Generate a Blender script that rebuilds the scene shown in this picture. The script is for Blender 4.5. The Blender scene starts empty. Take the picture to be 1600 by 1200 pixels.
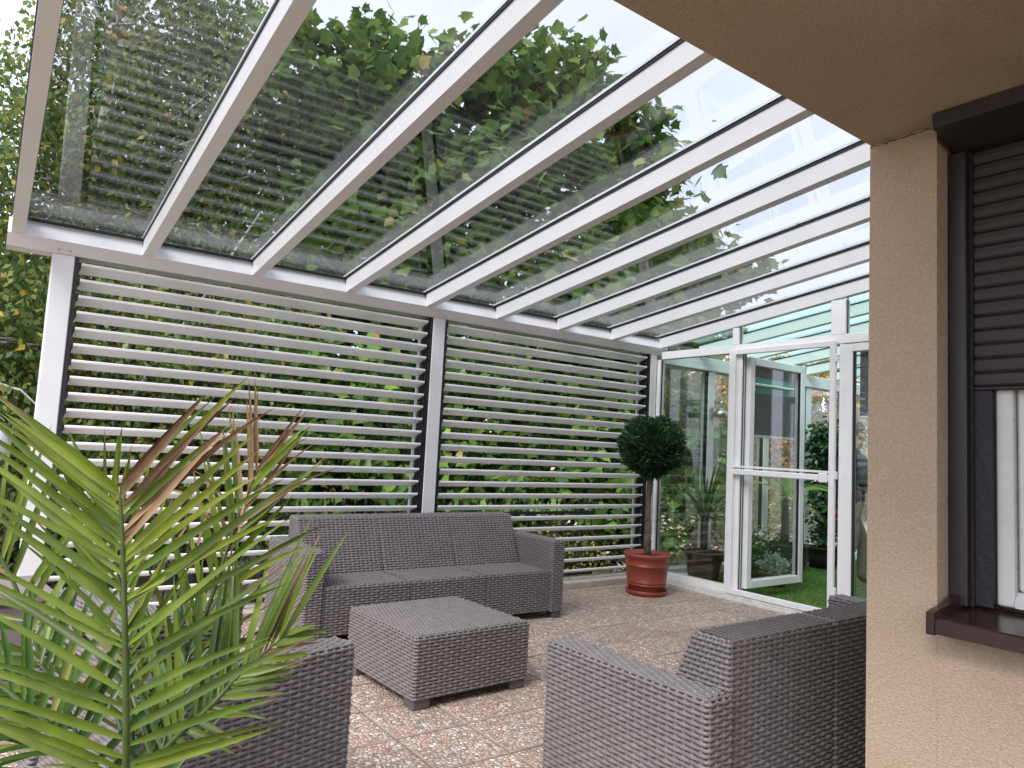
import bpy, bmesh, math, random
import numpy as np
from mathutils import Vector, Matrix

random.seed(7)
rng = np.random.default_rng(7)
PI = math.pi
SC = bpy.context.scene
COL = SC.collection

# ------------------------------------------------------------------ camera
cam_d = bpy.data.cameras.new('camera')
cam = bpy.data.objects.new('camera', cam_d)
COL.objects.link(cam)
_R = Vector((0.80528577, -0.59064419, 0.05151957))
_U = Vector((-0.093226, -0.04032964, 0.99482784))
_F = Vector((0.58551152, 0.80592367, 0.08754028))
cam.matrix_world = Matrix(((_R.x, _U.x, -_F.x, 0), (_R.y, _U.y, -_F.y, 0), (_R.z, _U.z, -_F.z, 1.2), (0, 0, 0, 1)))
cam_d.sensor_fit = 'HORIZONTAL'
cam_d.sensor_width = 36.0
cam_d.lens = 1117.05 / 1600 * 36
cam_d.clip_start = 0.05
cam_d.clip_end = 400
SC.camera = cam

# ------------------------------------------------------------------ sky, sun, exposure
SUN_EL, SUN_AZ = math.radians(46), math.radians(247)      # azimuth clockwise from +Y
w = bpy.data.worlds.new('World')
SC.world = w
w.use_nodes = True
nt = w.node_tree
nt.nodes.clear()
out = nt.nodes.new('ShaderNodeOutputWorld')
bg = nt.nodes.new('ShaderNodeBackground')
sky = nt.nodes.new('ShaderNodeTexSky')
sky.sky_type = 'NISHITA'
sky.sun_disc = False
sky.sun_elevation = SUN_EL
sky.sun_rotation = SUN_AZ
sky.air_density = 1.2
sky.dust_density = 2.5
tc = nt.nodes.new('ShaderNodeTexCoord')
cn = nt.nodes.new('ShaderNodeTexNoise')
cn.inputs['Scale'].default_value = 2.2
cn.inputs['Detail'].default_value = 5
cr = nt.nodes.new('ShaderNodeValToRGB')
cr.color_ramp.elements[0].position = 0.3
cr.color_ramp.elements[0].color = (5.1, 5.3, 6.5, 1)
cr.color_ramp.elements[1].position = 0.75
cr.color_ramp.elements[1].color = (6.0, 6.15, 7.05, 1)
mx = nt.nodes.new('ShaderNodeMix')
mx.data_type = 'RGBA'
mx.inputs[0].default_value = 0.88
nt.links.new(tc.outputs['Generated'], cn.inputs['Vector'])
nt.links.new(cn.outputs['Fac'], cr.inputs[0])
nt.links.new(sky.outputs[0], mx.inputs[6])
nt.links.new(cr.outputs[0], mx.inputs[7])
nt.links.new(mx.outputs[2], bg.inputs[0])
bg.inputs[1].default_value = 0.1
nt.links.new(bg.outputs[0], out.inputs[0])

sd = bpy.data.lights.new('sun', 'SUN')
sd.energy = 1.5
sd.angle = math.radians(30)
sd.color = (1.0, 0.98, 0.95)
so = bpy.data.objects.new('sun', sd)
COL.objects.link(so)
_sv = Vector((math.sin(SUN_AZ) * math.cos(SUN_EL), math.cos(SUN_AZ) * math.cos(SUN_EL), math.sin(SUN_EL)))
so.rotation_euler = _sv.to_track_quat('Z', 'Y').to_euler()
so.location = _sv * 30

vs = SC.view_settings
vs.view_transform = 'Standard'
vs.look = 'None'
vs.gamma = 1
vs.use_curve_mapping = False
vs.exposure = 1.62
SC.cycles.use_denoising = True
SC.cycles.max_bounces = 10
SC.cycles.diffuse_bounces = 5
SC.cycles.glossy_bounces = 4
SC.cycles.transparent_max_bounces = 40
SC.cycles.transmission_bounces = 6
SC.cycles.sample_clamp_indirect = 6
SC.cycles.caustics_reflective = False
SC.cycles.caustics_refractive = False

# ------------------------------------------------------------------ helpers
def node_mat(name):
    m = bpy.data.materials.new(name)
    m.use_nodes = True
    n = m.node_tree.nodes
    return m, m.node_tree, n, m.node_tree.links, n['Principled BSDF']


def ramp(n, stops):
    r = n.new('ShaderNodeValToRGB')
    e = r.color_ramp.elements
    while len(e) < len(stops):
        e.new(0.5)
    for k, (p, c) in enumerate(stops):
        e[k].position = p
        e[k].color = (*c, 1)
    return r


def simple_mat(name, col, rough=0.5, var=0.06, nscale=6.0, bump=0.0, bscale=60.0, metal=0.0, spec=0.5, dirt=None):
    """painted / plastic / stone surface: base colour with faint mottling, fine bump and uneven gloss"""
    m, t, n, l, b = node_mat(name)
    g = n.new('ShaderNodeNewGeometry')
    nz = n.new('ShaderNodeTexNoise')
    nz.inputs['Scale'].default_value = nscale
    nz.inputs['Detail'].default_value = 6
    l.new(g.outputs['Position'], nz.inputs['Vector'])
    lo = tuple(max(0, c * (1 - var)) for c in col)
    hi = tuple(min(1, c * (1 + var)) for c in col)
    r = ramp(n, [(0.3, lo), (0.7, hi)])
    l.new(nz.outputs['Fac'], r.inputs[0])
    last = r.outputs[0]
    if dirt:
        nd = n.new('ShaderNodeTexNoise')
        nd.inputs['Scale'].default_value = dirt[1]
        nd.inputs['Detail'].default_value = 8
        nd.inputs['Roughness'].default_value = 0.75
        l.new(g.outputs['Position'], nd.inputs['Vector'])
        rd = ramp(n, [(dirt[2], (0, 0, 0)), (dirt[2] + 0.16, (1, 1, 1))])
        l.new(nd.outputs['Fac'], rd.inputs[0])
        mm = n.new('ShaderNodeMix')
        mm.data_type = 'RGBA'
        l.new(rd.outputs[0], mm.inputs[0])
        l.new(last, mm.inputs[6])
        mm.inputs[7].default_value = (*dirt[0], 1)
        last = mm.outputs[2]
    l.new(last, b.inputs['Base Color'])
    mr = n.new('ShaderNodeMapRange')
    l.new(nz.outputs['Fac'], mr.inputs[0])
    mr.inputs[3].default_value = max(0.02, rough - 0.08)
    mr.inputs[4].default_value = min(1, rough + 0.08)
    l.new(mr.outputs[0], b.inputs['Roughness'])
    b.inputs['Metallic'].default_value = metal
    b.inputs['Specular IOR Level'].default_value = spec
    if bump:
        nb = n.new('ShaderNodeTexNoise')
        nb.inputs['Scale'].default_value = bscale
        nb.inputs['Detail'].default_value = 5
        l.new(g.outputs['Position'], nb.inputs['Vector'])
        bp = n.new('ShaderNodeBump')
        bp.inputs['Strength'].default_value = 1.0
        bp.inputs['Distance'].default_value = bump
        l.new(nb.outputs['Fac'], bp.inputs['Height'])
        l.new(bp.outputs[0], b.inputs['Normal'])
    return m


def glass_mat(name, tint, dust=0.0, boost=1.0, ior=1.52):
    """a pane: tinted see-through plus mirror reflection by Fresnel on both faces, a little dust"""
    m, t, n, l, b = node_mat(name)
    n.remove(b)
    o = n['Material Output']
    tr = n.new('ShaderNodeBsdfTransparent')
    tr.inputs[0].default_value = (*tint, 1)
    gl = n.new('ShaderNodeBsdfGlossy')
    gl.inputs['Roughness'].default_value = 0.0
    gl.inputs['Color'].default_value = (boost, boost, boost, 1)
    ge = n.new('ShaderNodeNewGeometry')
    mr = n.new('ShaderNodeMapRange')
    l.new(ge.outputs['Backfacing'], mr.inputs[0])
    mr.inputs[3].default_value = ior
    mr.inputs[4].default_value = 1 / ior
    fr = n.new('ShaderNodeFresnel')
    l.new(mr.outputs[0], fr.inputs['IOR'])
    mixs = n.new('ShaderNodeMixShader')
    l.new(fr.outputs[0], mixs.inputs[0])
    l.new(tr.outputs[0], mixs.inputs[1])
    l.new(gl.outputs[0], mixs.inputs[2])
    last = mixs.outputs[0]
    if dust:
        di = n.new('ShaderNodeBsdfDiffuse')
        di.inputs[0].default_value = (0.6, 0.6, 0.58, 1)
        nz = n.new('ShaderNodeTexNoise')
        nz.inputs['Scale'].default_value = 3.5
        nz.inputs['Detail'].default_value = 9
        nz.inputs['Roughness'].default_value = 0.7
        l.new(ge.outputs['Position'], nz.inputs['Vector'])
        r = ramp(n, [(0.5, (0, 0, 0)), (0.8, (dust, dust, dust))])
        l.new(nz.outputs['Fac'], r.inputs[0])
        m2 = n.new('ShaderNodeMixShader')
        l.new(r.outputs[0], m2.inputs[0])
        l.new(last, m2.inputs[1])
        l.new(di.outputs[0], m2.inputs[2])
        last = m2.outputs[0]
    l.new(last, o.inputs['Surface'])
    return m


def leaf_mat(name, stops, rough=0.45, trans=0.3, tcol=None, spec=0.4, objrand=False, gain=1.6, nscale=1.3):
    """leaf colours picked per leaf (per loose piece of mesh, or per object), partly see-through to light"""
    m, t, n, l, b = node_mat(name)
    g = n.new('ShaderNodeNewGeometry')
    r = ramp(n, stops)
    if objrand:
        oi = n.new('ShaderNodeObjectInfo')
        l.new(oi.outputs['Random'], r.inputs[0])
    else:
        l.new(g.outputs['Random Per Island'], r.inputs[0])
    nz = n.new('ShaderNodeTexNoise')
    nz.inputs['Scale'].default_value = nscale
    nz.inputs['Detail'].default_value = 3
    l.new(g.outputs['Position'], nz.inputs['Vector'])
    mr = n.new('ShaderNodeMapRange')
    l.new(nz.outputs['Fac'], mr.inputs[0])
    mr.inputs[1].default_value = 0.3
    mr.inputs[2].default_value = 0.7
    mr.inputs[3].default_value = 0.72 * gain
    mr.inputs[4].default_value = 1.25 * gain
    hs = n.new('ShaderNodeHueSaturation')
    l.new(mr.outputs[0], hs.inputs['Value'])
    l.new(r.outputs[0], hs.inputs['Color'])
    l.new(hs.outputs[0], b.inputs['Base Color'])
    b.inputs['Roughness'].default_value = rough
    b.inputs['Specular IOR Level'].default_value = spec
    tl = n.new('ShaderNodeBsdfTranslucent')
    h2 = n.new('ShaderNodeHueSaturation')
    h2.inputs['Value'].default_value = 1.5
    h2.inputs['Hue'].default_value = 0.485
    l.new(hs.outputs[0], h2.inputs['Color'])
    l.new(h2.outputs[0], tl.inputs[0])
    ms = n.new('ShaderNodeMixShader')
    ms.inputs[0].default_value = trans
    l.new(b.outputs[0], ms.inputs[1])
    l.new(tl.outputs[0], ms.inputs[2])
    l.new(ms.outputs[0], n['Material Output'].inputs['Surface'])
    return m


class MB:
    """collects shapes and links them as ONE mesh object"""
    def __init__(s):
        s.v = []
        s.f = []
        s.n = 0

    def add(s, v, f):
        v = np.asarray(v, float)
        s.v.append(v)
        for q in f:
            s.f.append(tuple(int(i) + s.n for i in q))
        s.n += len(v)
        return s

    def box(s, x0, x1, y0, y1, z0, z1, b=0.0):
        if b <= 0:
            v = [(x, y, z) for z in (z0, z1) for y in (y0, y1) for x in (x0, x1)]
            f = [(0, 2, 3, 1), (4, 5, 7, 6), (0, 1, 5, 4), (2, 6, 7, 3), (0, 4, 6, 2), (1, 3, 7, 5)]
            return s.add(v, f)
        bm = bmesh.new()
        bmesh.ops.create_cube(bm, size=1)
        bmesh.ops.scale(bm, vec=(x1 - x0, y1 - y0, z1 - z0), verts=bm.verts)
        bmesh.ops.translate(bm, vec=((x0 + x1) / 2, (y0 + y1) / 2, (z0 + z1) / 2), verts=bm.verts)
        bmesh.ops.bevel(bm, geom=bm.edges[:], offset=b, segments=1, affect='EDGES')
        bm.verts.index_update()
        s.add([q.co[:] for q in bm.verts], [[q.index for q in fc.verts] for fc in bm.faces])
        bm.free()
        return s

    def prism(s, poly, axis, a0, a1):
        """2-D outline swept along an axis: 'x' -> poly is (y,z); 'y' -> (x,z); 'z' -> (x,y)"""
        k = len(poly)
        mk = {'x': lambda a, p: (a, p[0], p[1]), 'y': lambda a, p: (p[0], a, p[1]), 'z': lambda a, p: (p[0], p[1], a)}[axis]
        v = [mk(a0, p) for p in poly] + [mk(a1, p) for p in poly]
        f = [tuple(range(k)), tuple(range(2 * k - 1, k - 1, -1))]
        f += [(i, i + k, (i + 1) % k + k, (i + 1) % k) for i in range(k)]
        return s.add(v, f)

    def tube(s, pts, rad, n=8, cap=True):
        pts = [Vector(p) for p in pts]
        if not hasattr(rad, '__len__'):
            rad = [rad] * len(pts)
        v = []
        f = []
        up = Vector((0.13, 0.21, 1)).normalized()
        for i, p in enumerate(pts):
            t = (pts[min(i + 1, len(pts) - 1)] - pts[max(i - 1, 0)])
            t = t.normalized() if t.length > 1e-9 else Vector((0, 0, 1))
            a = t.cross(up)
            if a.length < 0.05:
                a = t.cross(Vector((1, 0, 0)))
            a.normalize()
            c = a.cross(t)
            for k in range(n):
                th = 2 * PI * k / n
                v.append(p + (a * math.cos(th) + c * math.sin(th)) * rad[i])
        for i in range(len(pts) - 1):
            for k in range(n):
                f.append((i * n + k, i * n + (k + 1) % n, (i + 1) * n + (k + 1) % n, (i + 1) * n + k))
        if cap:
            f.append(tuple(range(n - 1, -1, -1)))
            f.append(tuple(range((len(pts) - 1) * n, len(pts) * n)))
        return s.add([tuple(q) for q in v], f)

    def lathe(s, prof, n=32, c=(0, 0, 0)):
        v = []
        f = []
        for r, z in prof:
            for k in range(n):
                th = 2 * PI * k / n
                v.append((c[0] + r * math.cos(th), c[1] + r * math.sin(th), c[2] + z))
        for i in range(len(prof) - 1):
            for k in range(n):
                f.append((i * n + k, i * n + (k + 1) % n, (i + 1) * n + (k + 1) % n, (i + 1) * n + k))
        return s.add(v, f)

    def build(s, name, mat, parent=None, smooth=False, loc=None):
        me = bpy.data.meshes.new(name)
        me.from_pydata(np.concatenate(s.v).tolist() if s.v else [], [], s.f)
        return link(name, me, mat, parent, smooth, loc)


def link(name, me, mat=None, parent=None, smooth=False, loc=None):
    if mat is not None and not me.materials:
        me.materials.append(mat)
    if smooth:
        me.polygons.foreach_set('use_smooth', [True] * len(me.polygons))
    o = bpy.data.objects.new(name, me)
    COL.objects.link(o)
    if parent:
        o.parent = parent
    if loc:
        o.location = loc
    return o


def quick_mesh(name, V, F):
    """V (n,3), F (m,k) arrays -> mesh, fast"""
    me = bpy.data.meshes.new(name)
    V = np.ascontiguousarray(V, dtype=np.float32)
    F = np.ascontiguousarray(F, dtype=np.int32)
    k = F.shape[1]
    me.vertices.add(len(V))
    me.vertices.foreach_set('co', V.ravel())
    me.loops.add(F.size)
    me.loops.foreach_set('vertex_index', F.ravel())
    me.polygons.add(len(F))
    me.polygons.foreach_set('loop_start', np.arange(0, F.size, k, dtype=np.int32))
    me.polygons.foreach_set('loop_total', np.full(len(F), k, dtype=np.int32))
    me.update(calc_edges=True)
    return me


def thing(name, label, cat, loc=(0, 0, 0), rz=0, group=None):
    o = bpy.data.objects.new(name, None)
    COL.objects.link(o)
    o.empty_display_size = 0.2
    o.location = loc
    o.rotation_euler = (0, 0, rz)
    o['label'] = label
    o['category'] = cat
    if group:
        o['group'] = group
    return o


def tag(o, label, cat, group=None):
    o['label'] = label
    o['category'] = cat
    if group:
        o['group'] = group
    return o


def kind(o, k):
    o['kind'] = k
    return o


def same(name, src, parent=None, loc=None):
    """another object on the same mesh"""
    o = bpy.data.objects.new(name, src.data)
    COL.objects.link(o)
    o.parent = parent
    if loc is not None:
        o.location = loc
    return o


# ------------------------------------------------------------------ materials
M = {}
M['alu'] = simple_mat('white_powder_coat', (0.72, 0.72, 0.72), 0.38, 0.03, 5, 0.0004, 300, dirt=((0.62, 0.62, 0.58), 14, 0.66))
M['slat'] = simple_mat('lightened_white_coat', (0.87, 0.87, 0.87), 0.40, 0.03, 7, 0.0003, 300)  # same white coat as alu; brighter light on slats put into colour
M['pvc'] = simple_mat('white_window_plastic', (0.78, 0.78, 0.78), 0.30, 0.03, 8, 0.0003, 200, dirt=((0.45, 0.43, 0.38), 30, 0.70))
M['base_alu'] = simple_mat('weathered_white_sill', (0.62, 0.60, 0.57), 0.45, 0.12, 14, 0.0006, 120, dirt=((0.22, 0.18, 0.14), 18, 0.58))
M['upvc'] = simple_mat('white_house_window_plastic', (0.60, 0.61, 0.58), 0.28, 0.03, 8, 0.0003, 200)
M['rubber'] = simple_mat('black_rubber', (0.012, 0.012, 0.016), 0.45, 0.2, 30)
M['clip'] = simple_mat('black_clip_plastic', (0.02, 0.02, 0.028), 0.42, 0.15, 30)
M['roof_glass'] = glass_mat('grey_tinted_roof_glass', (0.80, 0.815, 0.825), 0.0, ior=1.47)  # slight glass tint, deepened to dim the sky and trees behind
M['wall_glass'] = glass_mat('clear_wall_glass', (0.95, 0.965, 0.955), 0.03)
M['green_glass'] = glass_mat('green_tinted_roof_glass', (0.80, 0.945, 0.905), 0.10)
M['win_glass'] = glass_mat('house_window_glass', (0.9, 0.92, 0.92), 0.02)
M['wicker'] = simple_mat('grey_brown_resin_wicker', (0.160, 0.140, 0.137), 0.36, 0.10, 18, 0.0005, 220, spec=0.5, dirt=((0.20, 0.18, 0.175), 25, 0.64))
M['foot'] = simple_mat('grey_brown_plastic_foot', (0.09, 0.081, 0.083), 0.5, 0.08, 20)
M['pot_red'] = simple_mat('terracotta_red_plastic', (0.235, 0.045, 0.026), 0.38, 0.07, 9, 0.0004, 180, dirt=((0.30, 0.12, 0.08), 16, 0.68))
M['pot_brown'] = simple_mat('dark_brown_glazed_clay', (0.07, 0.035, 0.024), 0.35, 0.2, 14, 0.001, 50)
M['pot_dark'] = simple_mat('black_glazed_clay', (0.026, 0.020, 0.017), 0.7, 0.2, 14, 0.001, 50)
M['pot_clay'] = simple_mat('orange_clay', (0.33, 0.12, 0.055), 0.75, 0.12, 20, 0.001, 90)
M['soil'] = simple_mat('potting_soil', (0.035, 0.024, 0.017), 0.95, 0.4, 40, 0.012, 60)
M['bark'] = simple_mat('rough_brown_bark', (0.10, 0.072, 0.05), 0.9, 0.4, 22, 0.012, 45)
M['twig'] = simple_mat('dark_twig_bark', (0.05, 0.038, 0.028), 0.9, 0.3, 20, 0.004, 40)
M['iron'] = simple_mat('black_wrought_iron', (0.012, 0.012, 0.013), 0.5, 0.2, 40, 0.001, 120)
M['shutter'] = simple_mat('dark_brown_shutter_coat', (0.024, 0.017, 0.015), 0.55, 0.12, 10, 0.0003, 200)
M['frame_brown'] = simple_mat('dark_brown_frame_coat', (0.022, 0.016, 0.015), 0.42, 0.15, 9, 0.0005, 160)
M['sill'] = simple_mat('glossy_maroon_sill', (0.036, 0.018, 0.017), 0.22, 0.15, 8, 0.0003, 120)
M['seal'] = simple_mat('black_worn_seal', (0.009, 0.009, 0.011), 0.6, 0.3, 30, 0.003, 60, dirt=((0.08, 0.07, 0.065), 60, 0.70))
M['taupe'] = simple_mat('taupe_fibre_planter', (0.20, 0.165, 0.15), 0.7, 0.1, 12, 0.001, 120)
M['concrete'] = simple_mat('grey_pink_concrete', (0.42, 0.37, 0.32), 0.9, 0.15, 14, 0.004, 90, dirt=((0.20, 0.17, 0.14), 9, 0.58))
M['globe'] = simple_mat('opal_glass', (0.82, 0.83, 0.85), 0.15, 0.02, 6)
M['blind'] = simple_mat('slate_grey_blind_cloth', (0.085, 0.095, 0.105), 0.8, 0.25, 26)
M['teal'] = simple_mat('teal_blind_cloth', (0.10, 0.42, 0.38), 0.8, 0.12, 18)
M['steel'] = simple_mat('brushed_steel', (0.5, 0.48, 0.44), 0.32, 0.1, 30, metal=1.0)
M['skin'] = simple_mat('skin', (0.48, 0.27, 0.19), 0.5, 0.06, 30)
M['hair'] = simple_mat('short_grey_brown_hair', (0.14, 0.11, 0.09), 0.8, 0.3, 80, 0.004, 200)
M['shirt'] = simple_mat('dark_teal_shirt', (0.020, 0.034, 0.038), 0.85, 0.2, 25, 0.006, 18)
M['trouser'] = simple_mat('khaki_trousers', (0.23, 0.20, 0.155), 0.9, 0.15, 12, 0.02, 14)
M['shoe'] = simple_mat('black_shoe', (0.012, 0.012, 0.013), 0.5, 0.1, 20)
M['house_dark'] = simple_mat('interior_plaster', (0.55, 0.54, 0.50), 0.9, 0.05, 5)


def stucco():
    m, t, n, l, b = node_mat('beige_scratch_render')
    g = n.new('ShaderNodeNewGeometry')
    n1 = n.new('ShaderNodeTexNoise')
    n1.inputs['Scale'].default_value = 1.8
    n1.inputs['Detail'].default_value = 6
    l.new(g.outputs['Position'], n1.inputs['Vector'])
    r = ramp(n, [(0.3, (0.44, 0.335, 0.24)), (0.7, (0.51, 0.395, 0.287))])
    l.new(n1.outputs['Fac'], r.inputs[0])
    n2 = n.new('ShaderNodeTexNoise')
    n2.inputs['Scale'].default_value = 130
    n2.inputs['Detail'].default_value = 4
    l.new(g.outputs['Position'], n2.inputs['Vector'])
    vo = n.new('ShaderNodeTexVoronoi')
    vo.inputs['Scale'].default_value = 210
    l.new(g.outputs['Position'], vo.inputs['Vector'])
    ad = n.new('ShaderNodeMath')
    ad.operation = 'ADD'
    l.new(n2.outputs['Fac'], ad.inputs[0])
    l.new(vo.outputs['Distance'], ad.inputs[1])
    mu = n.new('ShaderNodeMix')
    mu.data_type = 'RGBA'
    mu.blend_type = 'MULTIPLY'
    mu.inputs[0].default_value = 0.45
    rr = ramp(n, [(0.35, (0.66, 0.62, 0.58)), (0.75, (1.08, 1.08, 1.08))])
    l.new(n2.outputs['Fac'], rr.inputs[0])
    l.new(r.outputs[0], mu.inputs[6])
    l.new(rr.outputs[0], mu.inputs[7])
    nd = n.new('ShaderNodeTexNoise')
    nd.inputs['Scale'].default_value = 1.1
    nd.inputs['Detail'].default_value = 9
    nd.inputs['Roughness'].default_value = 0.7
    l.new(g.outputs['Position'], nd.inputs['Vector'])
    rd = ramp(n, [(0.50, (1, 1, 1)), (0.72, (0.80, 0.77, 0.72))])
    l.new(nd.outputs['Fac'], rd.inputs[0])
    m3 = n.new('ShaderNodeMix')
    m3.data_type = 'RGBA'
    m3.blend_type = 'MULTIPLY'
    m3.inputs[0].default_value = 1
    l.new(mu.outputs[2], m3.inputs[6])
    l.new(rd.outputs[0], m3.inputs[7])
    l.new(m3.outputs[2], b.inputs['Base Color'])
    b.inputs['Roughness'].default_value = 0.95
    b.inputs['Specular IOR Level'].default_value = 0.2
    bp = n.new('ShaderNodeBump')
    bp.inputs['Distance'].default_value = 0.0022
    bp.inputs['Strength'].default_value = 0.8
    l.new(ad.outputs[0], bp.inputs['Height'])
    l.new(bp.outputs[0], b.inputs['Normal'])
    return m


def pebbles():
    m, t, n, l, b = node_mat('exposed_pebble_concrete')
    g = n.new('ShaderNodeNewGeometry')
    wn = n.new('ShaderNodeTexNoise')
    wn.inputs['Scale'].default_value = 30
    wn.inputs['Detail'].default_value = 2
    l.new(g.outputs['Position'], wn.inputs['Vector'])
    va = n.new('ShaderNodeVectorMath')
    va.operation = 'MULTIPLY_ADD'
    l.new(wn.outputs['Color'], va.inputs[0])
    va.inputs[1].default_value = (0.012, 0.012, 0)
    l.new(g.outputs['Position'], va.inputs[2])
    mp = n.new('ShaderNodeMapping')
    mp.inputs['Scale'].default_value = (1, 1, 0)
    l.new(va.outputs[0], mp.inputs['Vector'])
    vo = n.new('ShaderNodeTexVoronoi')
    vo.inputs['Scale'].default_value = 52
    ve = n.new('ShaderNodeTexVoronoi')
    ve.feature = 'DISTANCE_TO_EDGE'
    ve.inputs['Scale'].default_value = 52
    for q in (vo, ve):
        q.inputs['Randomness'].default_value = 1
        l.new(mp.outputs[0], q.inputs['Vector'])
    sp = n.new('ShaderNodeSeparateColor')
    l.new(vo.outputs['Color'], sp.inputs[0])
    r = ramp(n, [(0.0, (0.34, 0.22, 0.16)), (0.14, (0.52, 0.33, 0.245)), (0.3, (0.60, 0.45, 0.36)), (0.48, (0.42, 0.345, 0.30)),
                 (0.62, (0.64, 0.53, 0.45)), (0.78, (0.76, 0.68, 0.61)), (0.9, (0.30, 0.25, 0.22)), (1.0, (0.58, 0.39, 0.30))])
    l.new(sp.outputs[0], r.inputs[0])
    oi = n.new('ShaderNodeObjectInfo')
    hs = n.new('ShaderNodeHueSaturation')
    mr = n.new('ShaderNodeMapRange')
    l.new(oi.outputs['Random'], mr.inputs[0])
    mr.inputs[3].default_value = 0.88
    mr.inputs[4].default_value = 1.08
    l.new(mr.outputs[0], hs.inputs['Value'])
    l.new(r.outputs[0], hs.inputs['Color'])
    big = n.new('ShaderNodeTexNoise')
    big.inputs['Scale'].default_value = 1.1
    big.inputs['Detail'].default_value = 7
    l.new(g.outputs['Position'], big.inputs['Vector'])
    rb = ramp(n, [(0.32, (0.90, 0.86, 0.83)), (0.62, (1.08, 1.05, 1.04))])
    l.new(big.outputs['Fac'], rb.inputs[0])
    mu = n.new('ShaderNodeMix')
    mu.data_type = 'RGBA'
    mu.blend_type = 'MULTIPLY'
    mu.inputs[0].default_value = 1
    l.new(hs.outputs[0], mu.inputs[6])
    l.new(rb.outputs[0], mu.inputs[7])
    e = ramp(n, [(0.03, (0, 0, 0)), (0.11, (1, 1, 1))])
    l.new(ve.outputs['Distance'], e.inputs[0])
    mm = n.new('ShaderNodeMix')
    mm.data_type = 'RGBA'
    l.new(e.outputs[0], mm.inputs[0])
    mm.inputs[6].default_value = (0.175, 0.135, 0.11, 1)
    l.new(mu.outputs[2], mm.inputs[7])
    l.new(mm.outputs[2], b.inputs['Base Color'])
    b.inputs['Roughness'].default_value = 0.62
    b.inputs['Specular IOR Level'].default_value = 0.4
    h = ramp(n, [(0.0, (0, 0, 0)), (0.3, (1, 1, 1))])
    h.color_ramp.interpolation = 'EASE'
    l.new(ve.outputs['Distance'], h.inputs[0])
    bp = n.new('ShaderNodeBump')
    bp.inputs['Distance'].default_value = 0.004
    bp.inputs['Strength'].default_value = 0.9
    l.new(h.outputs[0], bp.inputs['Height'])
    l.new(bp.outputs[0], b.inputs['Normal'])
    return m


M['stucco'] = stucco()
M['pebble'] = pebbles()
M['grout'] = simple_mat('dark_tile_joint', (0.085, 0.075, 0.05), 0.95, 0.25, 20, 0.002, 90)
M['tile_rim'] = simple_mat('worn_tile_rim', (0.30, 0.235, 0.185), 0.9, 0.25, 40, 0.002, 160)
M['ground'] = simple_mat('pale_gravel_and_earth', (0.36, 0.30, 0.24), 0.95, 0.3, 3, 0.01, 40, dirt=((0.10, 0.085, 0.05), 0.8, 0.52))
M['turf_base'] = simple_mat('green_turf_backing', (0.06, 0.135, 0.022), 0.95, 0.25, 24, 0.01, 160)


def birch_bark():
    m, t, n, l, b = node_mat('white_birch_bark')
    g = n.new('ShaderNodeNewGeometry')
    mp = n.new('ShaderNodeMapping')
    mp.inputs['Scale'].default_value = (6, 6, 26)
    l.new(g.outputs['Position'], mp.inputs['Vector'])
    nz = n.new('ShaderNodeTexNoise')
    nz.inputs['Scale'].default_value = 1.2
    nz.inputs['Detail'].default_value = 6
    l.new(mp.outputs[0], nz.inputs['Vector'])
    r = ramp(n, [(0.36, (0.06, 0.05, 0.045)), (0.46, (0.5, 0.47, 0.44)), (0.7, (0.66, 0.64, 0.61))])
    l.new(nz.outputs['Fac'], r.inputs[0])
    l.new(r.outputs[0], b.inputs['Base Color'])
    b.inputs['Roughness'].default_value = 0.8
    return m


M['birch_bark'] = birch_bark()
M['birch_leaf'] = leaf_mat('birch_leaf', [(0.0, (0.030, 0.060, 0.016)), (0.35, (0.052, 0.090, 0.024)), (0.65, (0.085, 0.122, 0.034)), (0.95, (0.14, 0.155, 0.035)), (0.985, (0.30, 0.24, 0.03)), (1.0, (0.34, 0.20, 0.04))], 0.5, 0.38, gain=1.7)
M['hedge_leaf'] = leaf_mat('hedge_leaf', [(0.0, (0.035, 0.060, 0.015)), (0.4, (0.070, 0.105, 0.023)), (0.7, (0.12, 0.155, 0.036)), (0.95, (0.17, 0.18, 0.05)), (1.0, (0.36, 0.26, 0.03))], 0.45, 0.35, gain=2.0)
M['vine_leaf'] = leaf_mat('vine_leaf', [(0.0, (0.022, 0.050, 0.012)), (0.4, (0.042, 0.092, 0.018)), (0.75, (0.085, 0.16, 0.028)), (0.96, (0.13, 0.20, 0.04)), (1.0, (0.20, 0.12, 0.03))], 0.4, 0.35, gain=2.0)
M['maple_leaf'] = leaf_mat('maple_leaf', [(0.0, (0.030, 0.068, 0.014)), (0.4, (0.048, 0.098, 0.020)), (0.75, (0.088, 0.150, 0.032)), (0.97, (0.135, 0.19, 0.045)), (1.0, (0.26, 0.19, 0.07))], 0.42, 0.38)
M['maple_leaf_one'] = leaf_mat('maple_leaf_single', [(0.0, (0.030, 0.068, 0.014)), (0.4, (0.048, 0.098, 0.020)), (0.75, (0.088, 0.150, 0.032)), (0.97, (0.135, 0.19, 0.045)), (1.0, (0.26, 0.19, 0.07))], 0.42, 0.38, objrand=True)
M['thuja'] = leaf_mat('conifer_sprig', [(0.0, (0.006, 0.022, 0.008)), (0.5, (0.012, 0.038, 0.013)), (0.85, (0.022, 0.060, 0.018)), (1.0, (0.038, 0.085, 0.026))], 0.5, 0.1)
M['wood_leaf'] = leaf_mat('far_wood_leaf', [(0.0, (0.020, 0.042, 0.012)), (0.6, (0.045, 0.075, 0.02)), (0.9, (0.10, 0.11, 0.03)), (1.0, (0.24, 0.17, 0.04))], 0.6, 0.3, gain=2.1)
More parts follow.
